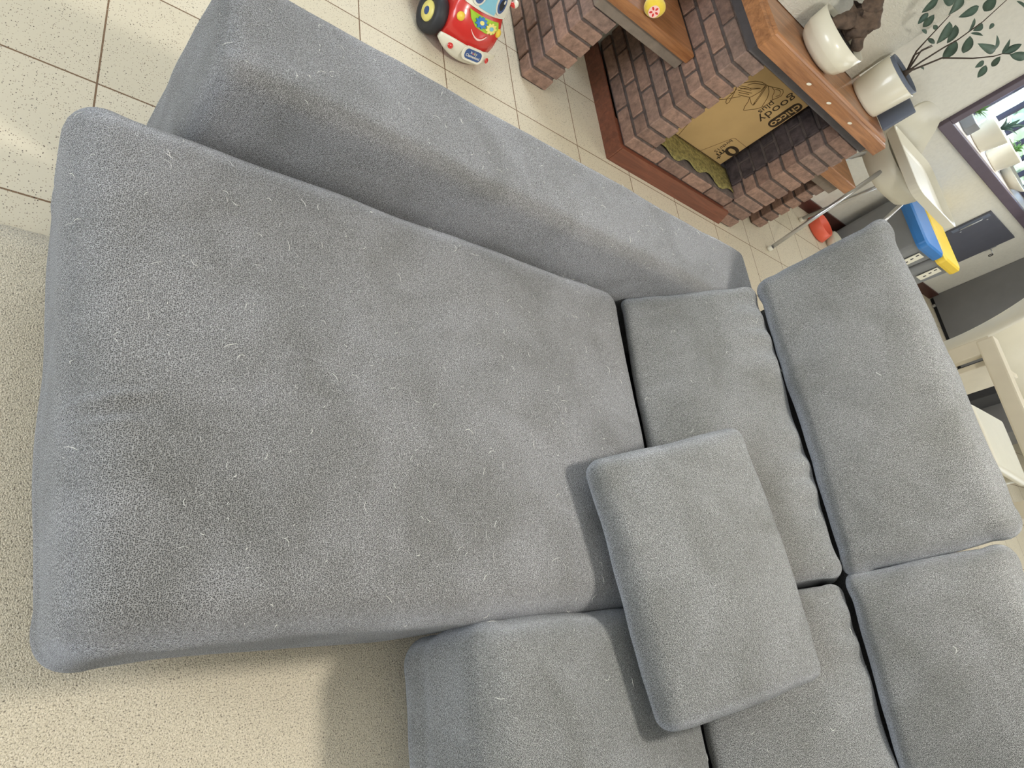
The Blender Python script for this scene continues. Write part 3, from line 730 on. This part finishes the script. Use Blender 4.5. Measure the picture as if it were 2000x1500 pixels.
ws = patch('windscreen', densify([(-0.105, 0.02), (0.105, 0.02), (0.112, 0.5), (0.095, 1.05), (-0.095, 1.05), (-0.112, 0.5)], 8), on_screen, M['white'], car, 0.003, 0.003)
patch('windscreen_tint', densify([(-0.045, 0.10), (0.040, 0.06), (0.045, 0.6), (0.03, 1.0), (-0.05, 1.0), (-0.055, 0.6)], 6), on_screen, M['sky_blue'], ws, 0.0065, 0.0012)
def disc_pts(c, ra, rt, n=26, rot=0.0): return [(c[0]+ra*math.cos(2*math.pi*i/n), c[1]+rt*math.sin(2*math.pi*i/n)) for i in range(n)]
for sx in (-1, 1):
    ey = patch('eye', disc_pts((sx*0.062, 0.50), 0.034, 0.40), on_screen, M['white'], ws, 0.0068, 0.003)
    patch('iris', disc_pts((sx*0.060, 0.44), 0.023, 0.28), on_screen, M['navy'], ey, 0.0099, 0.001)
    patch('pupil', disc_pts((sx*0.060, 0.42), 0.014, 0.17), on_screen, M['black'], ey, 0.0111, 0.0008)
    patch('glint', disc_pts((sx*0.060+0.008, 0.52), 0.005, 0.06), on_screen, M['white'], ey, 0.0121, 0.0006)
gp = patch('dashboard_panel', densify([(-0.078, 0.93), (0.080, 0.90), (0.092, 0.66), (0.072, 0.42), (0.03, 0.38), (-0.03, 0.45), (-0.062, 0.66)], 6), on_hood, M['lime'], car, 0.004, 0.003)
def gear(c, r, m, name, teeth=9):
    pts = []
    for i in range(teeth*4):
        rr = r if (i % 4) in (0, 1) else r*0.76
        a = 2*math.pi*i/(teeth*4); pts.append((c[0]+rr*math.cos(a), c[1]+rr*math.sin(a)*7.2))
    return patch(name, pts, on_hood, m, gp, 0.0072, 0.006)
g1 = gear((-0.012, 0.68), 0.031, M['blue'], 'gear_wheel'); g2 = gear((0.046, 0.60), 0.031, M['pale_yellow'], 'gear_wheel')
patch('gear_hub', disc_pts((-0.012, 0.68), 0.011, 0.08), on_hood, M['pale_yellow'], g1, 0.0134, 0.002)
patch('gear_hub', disc_pts((0.046, 0.60), 0.011, 0.08), on_hood, M['sky_blue'], g2, 0.0134, 0.002)
for sx in (-1, 1):
    o = lathe('headlamp', [(0, 0.006), (0.013, 0.005), (0.0175, 0.0), (0.0175, -0.004)], CM @ (on_hood(sx*0.103, 0.50)+Vector((0, -0.004, 0.002))), M['yellow'], car, 24, CM.to_3x3() @ Vector((sx*0.2, -0.78, 0.6)))
# smile
bm = bmesh.new(); sm = [(-0.044+0.088*i/14, 0.30-0.24*(1-((i-7)/7)**2)) for i in range(15)]
add_tube(bm, [CM @ (on_hood(a, t)+Vector((0, -0.003, 0.002))) for a, t in sm], [0.0012+0.0035*(1-abs(i-7)/7) for i in range(15)], 8)
bm_obj('smile', bm, M['pink'], car, True)
# bumper with number plate
def bumper():
    bm = bmesh.new(); n = 30; rows = []
    for i in range(n+1):
        s = -1+2*i/n; a = 0.150*s; w = 1-abs(s)**3
        zc = 0.062+0.016*s*s; hh = 0.014+0.027*w; d = 0.002+0.034*s*s
        ring = []
        for j in range(12):
            t = 2*math.pi*j/12; ring.append(bm.verts.new(CM @ Vector((a, d-0.014*math.cos(t)*(0.5+0.5*w), zc+hh*math.sin(t)))))
        rows.append(ring)
    for a, b_ in zip(rows[:-1], rows[1:]):
        for j in range(12): bm.faces.new((a[j], a[(j+1) % 12], b_[(j+1) % 12], b_[j]))
    bm.faces.new(rows[0]); bm.faces.new(list(reversed(rows[-1])))
    return bm_obj('bumper', bm, M['ceramic'], car, True)
bp_ = bumper()
right = (CM.to_3x3() @ Vector((1, 0, 0))); up = (CM.to_3x3() @ Vector((0, 0.45, 0.9)).normalized()); nr = right.cross(up)
pc = CM @ Vector((0.008, -0.009, 0.082))
prism('plate_frame', rrect(pc, right, up, 0.055, 0.029, 0.024), nr*0.008, M['ceramic'], bp_, 0.002)
prism('number_plate', rrect(pc+nr*0.0082, right, up, 0.044, 0.020, 0.016), nr*0.001, M['navy'], bp_)
text_obj('plate_text', 'Clementoni', pc+nr*0.0096-up*0.006, right, up, 0.0155, M['label_white'], bp_, 0.0002, 0.0002)
for ch, off, mm in (('b', -0.013, 'label_white'), ('a', -0.004, 'coral'), ('b', 0.005, 'pale_yellow'), ('y', 0.014, 'label_white')):
    text_obj('plate_letter', ch, pc+nr*0.0096+up*0.008+right*off, right, up, 0.016, M[mm], bp_, 0.0002)
for sx in (-1, 1):
    lathe('fog_lamp', [(0, 0.004), (0.010, 0.003), (0.0125, 0.0)], CM @ Vector((sx*0.100, 0.002, 0.074)), M['red'], bp_, 20, CM.to_3x3() @ Vector((sx*0.3, -0.75, 0.6)))
# wheels, mirrors
def wheel(a, d, s, r=0.082, w=0.058):
    ax = CM.to_3x3() @ Vector((s, 0, 0))
    o = lathe('wheel', [(0.0, -w*0.5), (r*0.7, -w*0.5), (r*0.93, -w*0.4), (r, -w*0.15), (r, w*0.15), (r*0.92, w*0.42), (r*0.72, w*0.52), (r*0.56, w*0.44), (r*0.5, w*0.36), (0.0, w*0.36)], CM @ Vector((a, d, r)), M['rubber'], car, 40, ax)
    lathe('hub_cap', [(r*0.5, w*0.37), (r*0.47, w*0.47), (0.0, w*0.50)], CM @ Vector((a, d, r)), M['pale_yellow'], o, 32, ax)
    lathe('hub_badge', [(r*0.2, w*0.50), (r*0.19, w*0.53), (0.0, w*0.53)], CM @ Vector((a, d, r)), M['navy'], o, 12, ax)
wheel(-0.158, 0.135, -1); wheel(0.155, 0.25, 1); wheel(-0.15, 0.33, -1, 0.06); wheel(0.145, 0.33, 1, 0.06)
for sx in (-1, 1):
    blob('wing_mirror', CM @ Vector((sx*0.140, 0.14, 0.275)), (0.014, 0.018, 0.016), M['ceramic'], car, amp=0.0)
    blob('mirror_bracket', CM @ Vector((sx*0.128, 0.135, 0.27)), (0.018, 0.012, 0.010), M['red'], car, amp=0.0)

# ================================================================== ON THE MANTEL
MZ = 0.9525
BX = 2.872
pot = thing('bonsai_pot', 'white bowl pot holding a brown twisted root stump, on the mantel', 'plant pot', (BX, 2.475, MZ))
lathe('pot', [(0.0, 0.004), (0.085, 0.0), (0.112, 0.010), (0.132, 0.032), (0.141, 0.060), (0.1435, 0.064), (0.148, 0.148), (0.142, 0.148), (0.138, 0.122), (0.0, 0.122)], (BX, 2.475, MZ), M['ceramic'], pot, 64)
lathe('soil', [(0.138, 0.123), (0.08, 0.129), (0.0, 0.133)], (BX, 2.475, MZ), M['soil'], pot, 40)
def root():
    pts = {}
    me = bpy.data.meshes.new('root_stump')
    vs = [(3.02, 2.50, 1.08), (3.03, 2.50, 1.14), (3.00, 2.50, 1.20), (2.945, 2.50, 1.27), (2.90, 2.51, 1.33), (2.86, 2.52, 1.42), (2.84, 2.52, 1.52),
          (2.93, 2.49, 1.14), (2.875, 2.47, 1.085), (3.06, 2.47, 1.15), (3.10, 2.45, 1.085), (3.09, 2.52, 1.20), (3.075, 2.53, 1.10), (2.965, 2.51, 1.09), (2.96, 2.53, 1.24)]
    es = [(0, 1), (1, 2), (2, 3), (3, 4), (4, 5), (5, 6), (2, 7), (7, 8), (1, 9), (9, 10), (2, 11), (11, 12), (7, 13), (3, 14)]
    rs = [0.03, 0.05, 0.06, 0.048, 0.03, 0.024, 0.018, 0.034, 0.026, 0.03, 0.02, 0.04, 0.02, 0.012, 0.03]
    me.from_pydata(vs, es, [])
    o = bpy.data.objects.new('root_stump', me); COL.objects.link(o)
    o.modifiers.new('s', 'SKIN'); o.modifiers.new('d', 'SUBSURF').levels = 3
    for v in me.vertices: v.co.x -= 0.112; v.co.z -= 0.008
    for i, r in enumerate(rs): me.skin_vertices[0].data[i].radius = (r*1.0, r*1.0)
    me.skin_vertices[0].data[0].use_root = True
    bpy.context.view_layer.update()
    m2 = bpy.data.meshes.new_from_object(o.evaluated_get(bpy.context.evaluated_depsgraph_get()))
    bpy.data.objects.remove(o)
    for v in m2.vertices:
        v.co += noise.noise_vector(v.co*22)*0.013 + noise.noise_vector(v.co*60)*0.004
    m2.name = 'root_stump'
    m2.materials.clear()
    return link('root_stump', m2, M['bark'], pot, True)
root()

LEAVES =  [(3.232, 2.511, 1.439, 3.14, 2.513, 1.503, 0.059), (3.096, 2.528, 1.437, 3.135, 2.533, 1.356, 0.032), (3.197, 2.561, 1.373, 3.197, 2.54, 1.319, 0.024), (3.131, 2.482, 1.395, 3.184, 2.499, 1.334, 0.028), (3.277, 2.514, 1.423, 3.349, 2.5, 1.338, 0.048), (3.446, 2.609, 1.427, 3.537, 2.608, 1.361, 0.04), (3.524, 2.589, 1.398, 3.603, 2.588, 1.313, 0.048), (3.366, 2.563, 1.537, 3.329, 2.546, 1.455, 0.033), (3.376, 2.563, 1.603, 3.443, 2.581, 1.542, 0.042), (3.402, 2.548, 1.502, 3.485, 2.56, 1.446, 0.019), (3.508, 2.567, 1.515, 3.476, 2.545, 1.473, 0.029), (3.545, 2.579, 1.452, 3.645, 2.583, 1.394, 0.04), (3.679, 2.519, 1.503, 3.514, 2.496, 1.465, 0.035), (3.778, 2.593, 1.501, 3.673, 2.591, 1.538, 0.018), (3.81, 2.573, 1.518, 3.76, 2.592, 1.574, 0.018), (3.81, 2.573, 1.518, 3.858, 2.594, 1.602, 0.031), (3.791, 2.531, 1.543, 3.913, 2.546, 1.595, 0.036), (3.77, 2.538, 1.51, 3.841, 2.56, 1.459, 0.026), (3.855, 2.594, 1.441, 3.885, 2.574, 1.385, 0.032), (3.671, 2.498, 1.45, 3.659, 2.484, 1.407, 0.023), (3.564, 2.606, 1.456, 3.634, 2.602, 1.492, 0.012), (3.353, 2.561, 1.315, 3.407, 2.552, 1.328, 0.017), (3.274, 2.546, 1.364, 3.307, 2.54, 1.367, 0.017), (3.228, 2.526, 1.321, 3.28, 2.53, 1.327, 0.014), (3.502, 2.556, 1.223, 3.58, 2.576, 1.224, 0.01), (3.494, 2.569, 1.658, 3.616, 2.59, 1.669, 0.012), (3.286, 2.591, 1.458, 3.18, 2.616, 1.452, 0.037), (3.542, 2.567, 1.55, 3.543, 2.55, 1.526, 0.017)]
STEMS =  [[(3.409, 2.54, 1.183), (3.363, 2.54, 1.255), (3.333, 2.54, 1.312), (3.272, 2.54, 1.436)], [(3.404, 2.54, 1.187), (3.456, 2.54, 1.246), (3.457, 2.54, 1.347), (3.465, 2.54, 1.407), (3.451, 2.54, 1.522), (3.409, 2.54, 1.63)], [(3.463, 2.54, 1.244), (3.522, 2.54, 1.319), (3.663, 2.54, 1.416), (3.741, 2.54, 1.486), (3.763, 2.54, 1.521), (3.807, 2.54, 1.549)], [(3.404, 2.54, 1.187), (3.38, 2.54, 1.237), (3.386, 2.54, 1.282), (3.4, 2.54, 1.317)], [(3.369, 2.54, 1.241), (3.379, 2.54, 1.273), (3.389, 2.54, 1.317)], [(3.531, 2.54, 1.175), (3.528, 2.54, 1.201), (3.505, 2.54, 1.224)]]
pp = thing('potted_plant', 'tall cream pot with a thin stemmed green leafy plant, at the end of the mantel', 'potted plant', (3.44, 2.522, MZ))
PC = (3.44, 2.522, MZ)
lathe('pot', [(0.0, 0.004), (0.090, 0.0), (0.103, 0.006), (0.107, 0.018), (0.118, 0.195), (0.116, 0.199), (0.111, 0.195), (0.106, 0.165), (0.0, 0.165)], PC, M['ceramic'], pp, 56)
lathe('inner_liner', [(0.104, 0.166), (0.109, 0.216), (0.104, 0.216), (0.100, 0.20), (0.0, 0.20)], PC, M['slate'], pp, 48)
lathe('soil', [(0.093, 0.201), (0.05, 0.207), (0.0, 0.209)], PC, M['soil'], pp, 32)
bm = bmesh.new(); base = Vector((PC[0], PC[1], MZ+0.205))
add_tube(bm, [base, base+Vector((0.0, 0, 0.025)), base+Vector((0.005, 0, 0.05))], [0.018, 0.012, 0.006], 8)
for st in STEMS[:5]:
    p0 = [Vector(p) for p in st]; k = len(p0)
    if st[0][2] < 1.25: p0 = [base+Vector((0, 0, 0.015))] + p0[1:]
    add_tube(bm, p0, [0.0045*(1-0.75*i/(len(p0)-1))+0.0006 for i in range(len(p0))], 6)
bm_obj('stems', bm, M['stem'], pp, True)
def add_leaf(bm, B, T, w, nrm, droop=0.0, rows=8):
    B, T = Vector(B), Vector(T); d = T-B; L = d.length
    if L < 1e-5: return
    d.normalize(); s = d.cross(nrm).normalized(); n2 = s.cross(d)
    g = []
    for i in range(rows+1):
        t = i/rows; ww = w*0.5*(math.sin(math.pi*min(1, t**0.85))**0.8)*(1-0.15*t)
        c = B+d*(L*t)+n2*(0.10*L*math.sin(math.pi*t)) - Vector((0, 0, droop*L*t*t))
        g.append([bm.verts.new(c+s*ww+n2*ww*0.25), bm.verts.new(c), bm.verts.new(c-s*ww+n2*ww*0.25)])
    for a, b_ in zip(g[:-1], g[1:]):
        for j in range(2): bm.faces.new((a[j], a[j+1], b_[j+1], b_[j]))
bm = bmesh.new()
for i, l in enumerate(LEAVES):
    rn = Vector((-0.65+0.3*math.sin(i*2.1), -0.6, 0.40+0.3*math.cos(i*1.3))).normalized()
    add_leaf(bm, l[:3], l[3:6], l[6]*1.25, rn)
bmesh.ops.solidify(bm, geom=list(bm.faces), thickness=0.0006)
bm_obj('leaves', bm, M['leaf'], pp, True)
# slate standing on the mantel end
tag(box('slate_tablet', (3.612, 2.415, MZ), (3.632, 2.64, 1.118), M['slate'], None, 0.006), 'dark blue grey slate upright on the mantel end beside the cream pot', 'slate')

# ================================================================== HIGH CHAIR
hc = thing('high_chair', 'white plastic baby high chair with tray and long splayed metal legs', 'high chair', (4.45, 2.62, 0.0))
for fx, fy, tx, ty in ((4.105, 2.398, 4.25, 2.585), (4.86, 2.40, 4.70, 2.585), (4.12, 2.92, 4.26, 2.75), (4.84, 2.92, 4.70, 2.75)):
    lg = tube('leg', [(fx, fy, 0.02), (tx, ty, 0.745)], 0.0135, M['steel'], hc, 14)
    lathe('foot_cap', [(0.0, 0.0), (0.017, 0.002), (0.019, 0.012), (0.017, 0.03), (0.013, 0.033)], (fx, fy, 0.0), M['white'], lg, 20)
for tx, ty in ((4.25, 2.585), (4.70, 2.585), (4.26, 2.75), (4.70, 2.75)): pass
def hc_shell():
    bm = bmesh.new()
    # bucket: superellipse rings growing from the pan to the arms, with the rear rising into the backrest
    n = 48; rings = []; cx, cy = 4.47, 2.69
    def ring(hw, hd, z, back):
        rg = []
        for i in range(n):
            a = 2*math.pi*i/n; ca, sa = math.cos(a), math.sin(a)
            x = cx+hw*math.copysign(abs(ca)**0.6, ca); y = cy+hd*math.copysign(abs(sa)**0.6, sa)
            k = max(0.0, sa)**1.6
            rg.append(bm.verts.new((x, y+back*k*0.10, z+back*k)))
        return rg
    for hw, hd, z, b_ in ((0.16, 0.13, 0.66, 0), (0.215, 0.175, 0.675, 0), (0.235, 0.20, 0.72, 0.0), (0.24, 0.215, 0.78, 0.10), (0.245, 0.22, 0.835, 0.27), (0.232, 0.207, 0.838, 0.275), (0.225, 0.20, 0.78, 0.12), (0.215, 0.185, 0.72, 0.02), (0.15, 0.13, 0.69, 0)):
        rings.append(ring(hw, hd, z, b_))
    for a, b_ in zip(rings[:-1], rings[1:]):
        for i in range(n): bm.faces.new((a[i], a[(i+1) % n], b_[(i+1) % n], b_[i]))
    bm.faces.new(rings[0]); bm.faces.new(list(reversed(rings[-1])))
    return bm_obj('seat_shell', bm, M['white'], hc, True)
hc_shell()
def tray():
    bm = bmesh.new(); rt = Matrix.Translation((4.50, 2.55, 0)) @ Matrix.Rotation(math.radians(-4), 4, 'Z')
    def rg(hu, hv, z): return [bm.verts.new(rt @ p) for p in rrect((0, 0, z), (1, 0, 0), (0, 1, 0), hu, hv, 0.07, 8)]
    R_ = [rg(0.27, 0.235, 0.845), rg(0.295, 0.26, 0.852), rg(0.305, 0.27, 0.905), rg(0.296, 0.261, 0.908), rg(0.272, 0.238, 0.874), rg(0.24, 0.205, 0.868)]
    for a, b_ in zip(R_[:-1], R_[1:]):
        n = len(a)
        for i in range(n): bm.faces.new((a[i], a[(i+1) % n], b_[(i+1) % n], b_[i]))
    bm.faces.new(list(reversed(R_[0]))); bm.faces.new(R_[-1])
    return bm_obj('tray', bm, M['white'], hc, False)
tray()

# ================================================================== FLOOR BY THE WALL
bw = lathe('pet_bowl', [(0.0, 0.004), (0.10, 0.0), (0.115, 0.01), (0.098, 0.085), (0.092, 0.09), (0.086, 0.085), (0.075, 0.03), (0.0, 0.022)], (5.10, 2.93, 0.0), M['coral'], None, 48)
tag(bw, 'coral red plastic bowl on the tiles below the wall, behind the high chair leg', 'bowl')
cw = lathe('dish', [(0.0, 0.003), (0.07, 0.0), (0.088, 0.03), (0.092, 0.075), (0.086, 0.076), (0.08, 0.04), (0.0, 0.02)], (5.32, 2.86, 0.0), M['ceramic'], None, 40)
tag(cw, 'small cream dish on the tiles next to the coral red bowl', 'bowl')

# storage bins
def bin_(x0, x1, y0, lid, label, lab_y):
    t = thing('recycling_bin', label, 'bin', ((x0+x1)/2, (y0+3.04)/2, 0.0))
    bm = bmesh.new(); z0, z1 = 0.0, 0.545; tp = 0.02
    lo = rrect(((x0+x1)/2, (y0+3.04)/2, z0), (1, 0, 0), (0, 1, 0), (x1-x0)/2-tp, (3.04-y0)/2-tp, 0.03); hi = rrect(((x0+x1)/2, (y0+3.04)/2, z1), (1, 0, 0), (0, 1, 0), (x1-x0)/2, (3.04-y0)/2, 0.04)
    a = [bm.verts.new(p) for p in lo]; b_ = [bm.verts.new(p) for p in hi]; n = len(a)
    for i in range(n): bm.faces.new((a[i], a[(i+1) % n], b_[(i+1) % n], b_[i]))
    bm.faces.new(list(reversed(a))); bm.faces.new(b_)
    bm_obj('bin_body', bm, M['bin_grey'], t)
    bm = bmesh.new()
    R_ = []
    for e, z in ((0.012, 0.540), (0.016, 0.56), (0.014, 0.605), (0.0, 0.618)):
        R_.append([bm.verts.new(p) for p in rrect(((x0+x1)/2, (y0+3.04)/2-0.012, z), (1, 0, 0), (0, 1, 0), (x1-x0)/2+e, (3.04-y0)/2+e, 0.045)])
    for a, b_ in zip(R_[:-1], R_[1:]):
        n = len(a)
        for i in range(n): bm.faces.new((a[i], a[(i+1) % n], b_[(i+1) % n], b_[i]))
    bm.faces.new(list(reversed(R_[0]))); bm.faces.new(R_[-1])
    bm_obj('lid', bm, M[lid], t)
    xm = (x0+x1)/2
    lb = box('label_sticker', (xm-0.05, lab_y-0.003, 0.355), (xm+0.05, lab_y, 0.515), M['label_white'], t)
    for k in range(3):
        z = 0.49-0.045*k; box('label_print', (xm-0.03+0.012*k, lab_y-0.0036, z-0.010), (xm-0.012+0.012*k, lab_y-0.0031, z+0.012), M['black'], lb)
bin_(5.40, 5.735, 2.575, 'blue', 'grey recycling bin with a blue lid standing nearest the high chair', 2.570)
bin_(5.785, 6.12, 2.575, 'yellow', 'grey recycling bin with a yellow lid behind the blue lidded bin', 2.570)

# hatch and hook on the wall
ht = thing('wall_hatch', 'dark grey rectangular hatch set in the wall beneath the window', 'hatch', (6.82, YW, 0.45))
box('hatch_panel', (6.475, YW-0.018, 0.455), (7.165, YW-0.0005, 0.92), M['panel_dark'], ht, 0.004)
box('edge_strip', (6.475, YW-0.022, 0.60), (6.53, YW-0.0185, 0.90), M['slate'], ht, 0.003)
tube('bar_handle', [(6.50, YW-0.024, 0.66), (6.50, YW-0.034, 0.665), (6.50, YW-0.034, 0.835), (6.50, YW-0.024, 0.84)], 0.004, M['steel'], ht)
for z in (0.65, 0.86): lathe('screw', [(0, 0.003), (0.006, 0.002), (0.008, 0.0)], (6.575, YW-0.0185, z), M['steel'], ht, 12, (0, -1, 0))
hk = thing('key_latch', 'small metal key left in the latch at the edge of the dark hatch', 'key', (7.19, YW, 0.72))
box('latch_plate', (7.166, YW-0.014, 0.675), (7.19, YW-0.0005, 0.77), M['steel'], hk, 0.003)
tube('key_shaft', [(7.18, YW-0.014, 0.72), (7.19, YW-0.06, 0.72)], 0.005, M['steel'], hk)
bm = bmesh.new(); add_tube(bm, [(7.19+0.018*math.cos(a), YW-0.068, 0.70+0.018*math.sin(a)) for a in [i*0.4 for i in range(17)]], 0.004, 6)
bm_obj('key_bow', bm, M['black'], hk, True)

# grey cabinet
gc = thing('grey_cabinet', 'large dark grey smooth fronted cabinet at the end of the cream wall', 'cabinet', (8.1, 2.6, 0.0))
box('cabinet_body', (7.722, 1.55, 0.035), (8.35, YW-0.002, 1.75), M['grey_cab'], gc, 0.004)
box('kick_plate', (7.76, 1.57, 0.0), (8.32, YW-0.01, 0.0349), M['black'], gc)
box('foot', (7.712, 2.97, 0.0), (7.74, 3.0, 0.034), M['steel'], gc, 0.004)

# ================================================================== WINDOW SILL
SZ = 1.0985
def ribbed(name_label, c, r0, r1, h, leafm, seed, kind):
    t = thing('sill_plant', name_label, 'potted plant', (c[0], c[1], SZ))
    prof = [(0.0, 0.003), (r0*0.9, 0.0)]; k = 22
    for i in range(k+1):
        s = i/k; prof.append((r0+(r1-r0)*s+(0.002 if i % 2 else -0.001), 0.004+(h-0.006)*s))
    prof += [(r1-0.006, h), (r1-0.010, h-0.02), (0.0, h-0.02)]
    lathe('pot', prof, (c[0], c[1], SZ), M['ceramic'], t, 48)
    lathe('soil', [(r1-0.011, h-0.0195), (0, h-0.016)], (c[0], c[1], SZ), M['soil'], t, 24)
    bm = bmesh.new(); rnd = random.Random(seed)
    for i in range(26 if kind == 'spider' else 12):
        a = rnd.uniform(0, 6.28); L = rnd.uniform(0.10, 0.2); el = rnd.uniform(0.35, 1.2)
        d = Vector((math.cos(a)*math.cos(el), math.sin(a)*math.cos(el)*0.7, math.sin(el)))
        add_leaf(bm, Vector((c[0], c[1], SZ+h-0.015))+d*0.012, Vector((c[0], c[1], SZ+h-0.015))+d*L, 0.012 if kind == 'spider' else 0.028, Vector((0, -0.2, 1)), 0.5 if kind == 'spider' else 0.1)
    bmesh.ops.solidify(bm, geom=list(bm.faces), thickness=0.0008)
    bm_obj('leaves', bm, M[leafm], t, True)
    return t
ribbed('ribbed cream pot with stubby dark plant on the sill, next to the grey box', (5.63, 3.245), 0.088, 0.115, 0.175, 'leaf', 4, 'aloe')
ribbed('ribbed cream pot with a spider plant on the sill, farther from the grey box', (5.98, 3.23), 0.088, 0.112, 0.17, 'leaf_light', 9, 'spider')
sp = thing('succulent', 'small spiky green succulent in a white pot at the window corner', 'potted plant', (5.36, 3.33, SZ))
lathe('pot', [(0, 0.002), (0.05, 0), (0.06, 0.08), (0.056, 0.082), (0.052, 0.07), (0, 0.07)], (5.36, 3.33, SZ), M['ceramic'], sp, 36)
bm = bmesh.new(); rnd = random.Random(3)
for i in range(46):
    a = rnd.uniform(0, 6.28); el = rnd.uniform(0.1, 1.5); L = rnd.uniform(0.06, 0.13); d = Vector((math.cos(a)*math.cos(el), math.sin(a)*math.cos(el), math.sin(el)))
    add_leaf(bm, Vector((5.36, 3.33, SZ+0.085)), Vector((5.36, 3.33, SZ+0.085))+d*L, 0.016, Vector((0.1, -0.3, 0.9)), 0.1, 5)
bmesh.ops.solidify(bm, geom=list(bm.faces), thickness=0.0015)
bm_obj('leaves', bm, M['leaf_light'], sp, True)
tag(box('storage_tin', (5.27, 3.17, SZ), (5.37, 3.26, SZ+0.085), M['bin_grey'], None, 0.006), 'small grey box on the sill between the succulent and the ribbed pot', 'box')
ds = lathe('serving_dish', [(0, 0.004), (0.09, 0.0), (0.15, 0.05), (0.165, 0.075), (0.158, 0.078), (0.14, 0.055), (0, 0.012)], (6.42, 3.265, SZ), M['ceramic'], None, 48)
tag(ds, 'wide pale dish on the window sill past the two ribbed pots', 'dish')

# ================================================================== WHITE CHAIRS BEYOND THE SOFA
ac = thing('wooden_frame', 'white painted wooden open frame with posts and rails, past the sofa headrest', 'frame', (4.35, 1.05, 0.0))
box('rear_post', (4.16, 1.262, 0.0), (4.235, 1.345, 0.935), M['cream'], ac, 0.006)
box('rear_post', (4.16, 0.42, 0.0), (4.235, 0.503, 0.935), M['cream'], ac, 0.006)
box('top_rail', (4.155, 0.43, 0.872), (4.245, 1.335, 0.955), M['cream'], ac, 0.01)
box('lower_rail', (4.165, 0.503, 0.655), (4.225, 1.262, 0.70), M['cream'], ac, 0.006)
box('side_panel', (4.236, 1.22, 0.45), (4.70, 1.25, 0.90), M['cream'], ac, 0.008)

# moulded shell chair with a high curved back
sc_ = thing('shell_chair', 'white moulded chair whose curved back rises before the dark grey cabinet', 'chair', (5.15, 1.3, 0.0))
def shell():
    bm = bmesh.new(); ns, nt = 28, 22; rows = []
    for j in range(nt+1):
        t = j/nt; z = 0.46+0.72*t; fl = 0.0+0.13*t*t
        row = []
        for i in range(ns+1):
            s = i/ns; a = math.radians(150-300*s*0.62)   # sweep around the sitter, open towards -y
            r = 0.36+fl
            row.append(Vector((5.05+0.40*math.cos(a)*(1+0.1*t), 1.33+r*math.sin(a)*0.95, z+0.27*min(1.0, s/0.45)*(1-t))))
        rows.append(row)
    G = [[bm.verts.new(p) for p in r] for r in rows]
    for j in range(nt):
        for i in range(ns): bm.faces.new((G[j][i], G[j][i+1], G[j+1][i+1], G[j+1][i]))
    bmesh.ops.recalc_face_normals(bm, faces=bm.faces)
    bmesh.ops.solidify(bm, geom=list(bm.faces), thickness=0.02)
    return bm_obj('curved_back', bm, M['white'], sc_, True)
shell()
lathe('seat', [(0.0, 0.415), (0.15, 0.42), (0.22, 0.445), (0.225, 0.46), (0.20, 0.465), (0.0, 0.45)], (5.0, 1.50, 0), M['white'], sc_, 48)
lathe('pedestal', [(0.20, 0.0), (0.19, 0.015), (0.04, 0.04), (0.03, 0.10), (0.03, 0.36), (0.10, 0.414), (0, 0.4145)], (5.0, 1.50, 0), M['white'], sc_, 36)

# another white chair and things on the floor beyond it
wc = thing('white_stool', 'white chair with pointed seat edge and thick rounded leg, beyond the open wooden frame', 'chair', (5.9, 1.1, 0))
soft_box('seat', quadbox((5.60, 0.92), (5.54, 1.38), (6.25, 0.85), (6.25, 1.36), 0.40, 0.462), 0.03, M['white'], wc, (20, 16, 4), (0, 0, 0.008))
for x, y in ((5.72, 1.22), (5.76, 0.95), (6.15, 1.22), (6.15, 0.92)): tube('leg', [(x, y, 0.0), (x+0.01, y, 0.2), (x+0.03, y, 0.41)], [0.030, 0.034, 0.040], M['white'], wc, 16)
tag(box('black_box', (7.10, 1.78, 0.0), (7.5, 2.10, 0.36), M['black'], None, 0.006), 'black box on the floor near the dark grey cabinet, glimpsed past the white chairs', 'box')
tag(box('paper_sheet', (6.85, 1.75, 0.0005), (7.15, 2.2, 0.003), M['bin_grey'], None), 'grey sheet of paper lying flat on the floor beside the black box', 'paper')
tag(box('white_carton', (6.85, 1.32, 0.0), (7.05, 1.55, 0.07), M['label_white'], None, 0.004), 'small flat white carton on the floor glimpsed behind the sofa headrest', 'box')
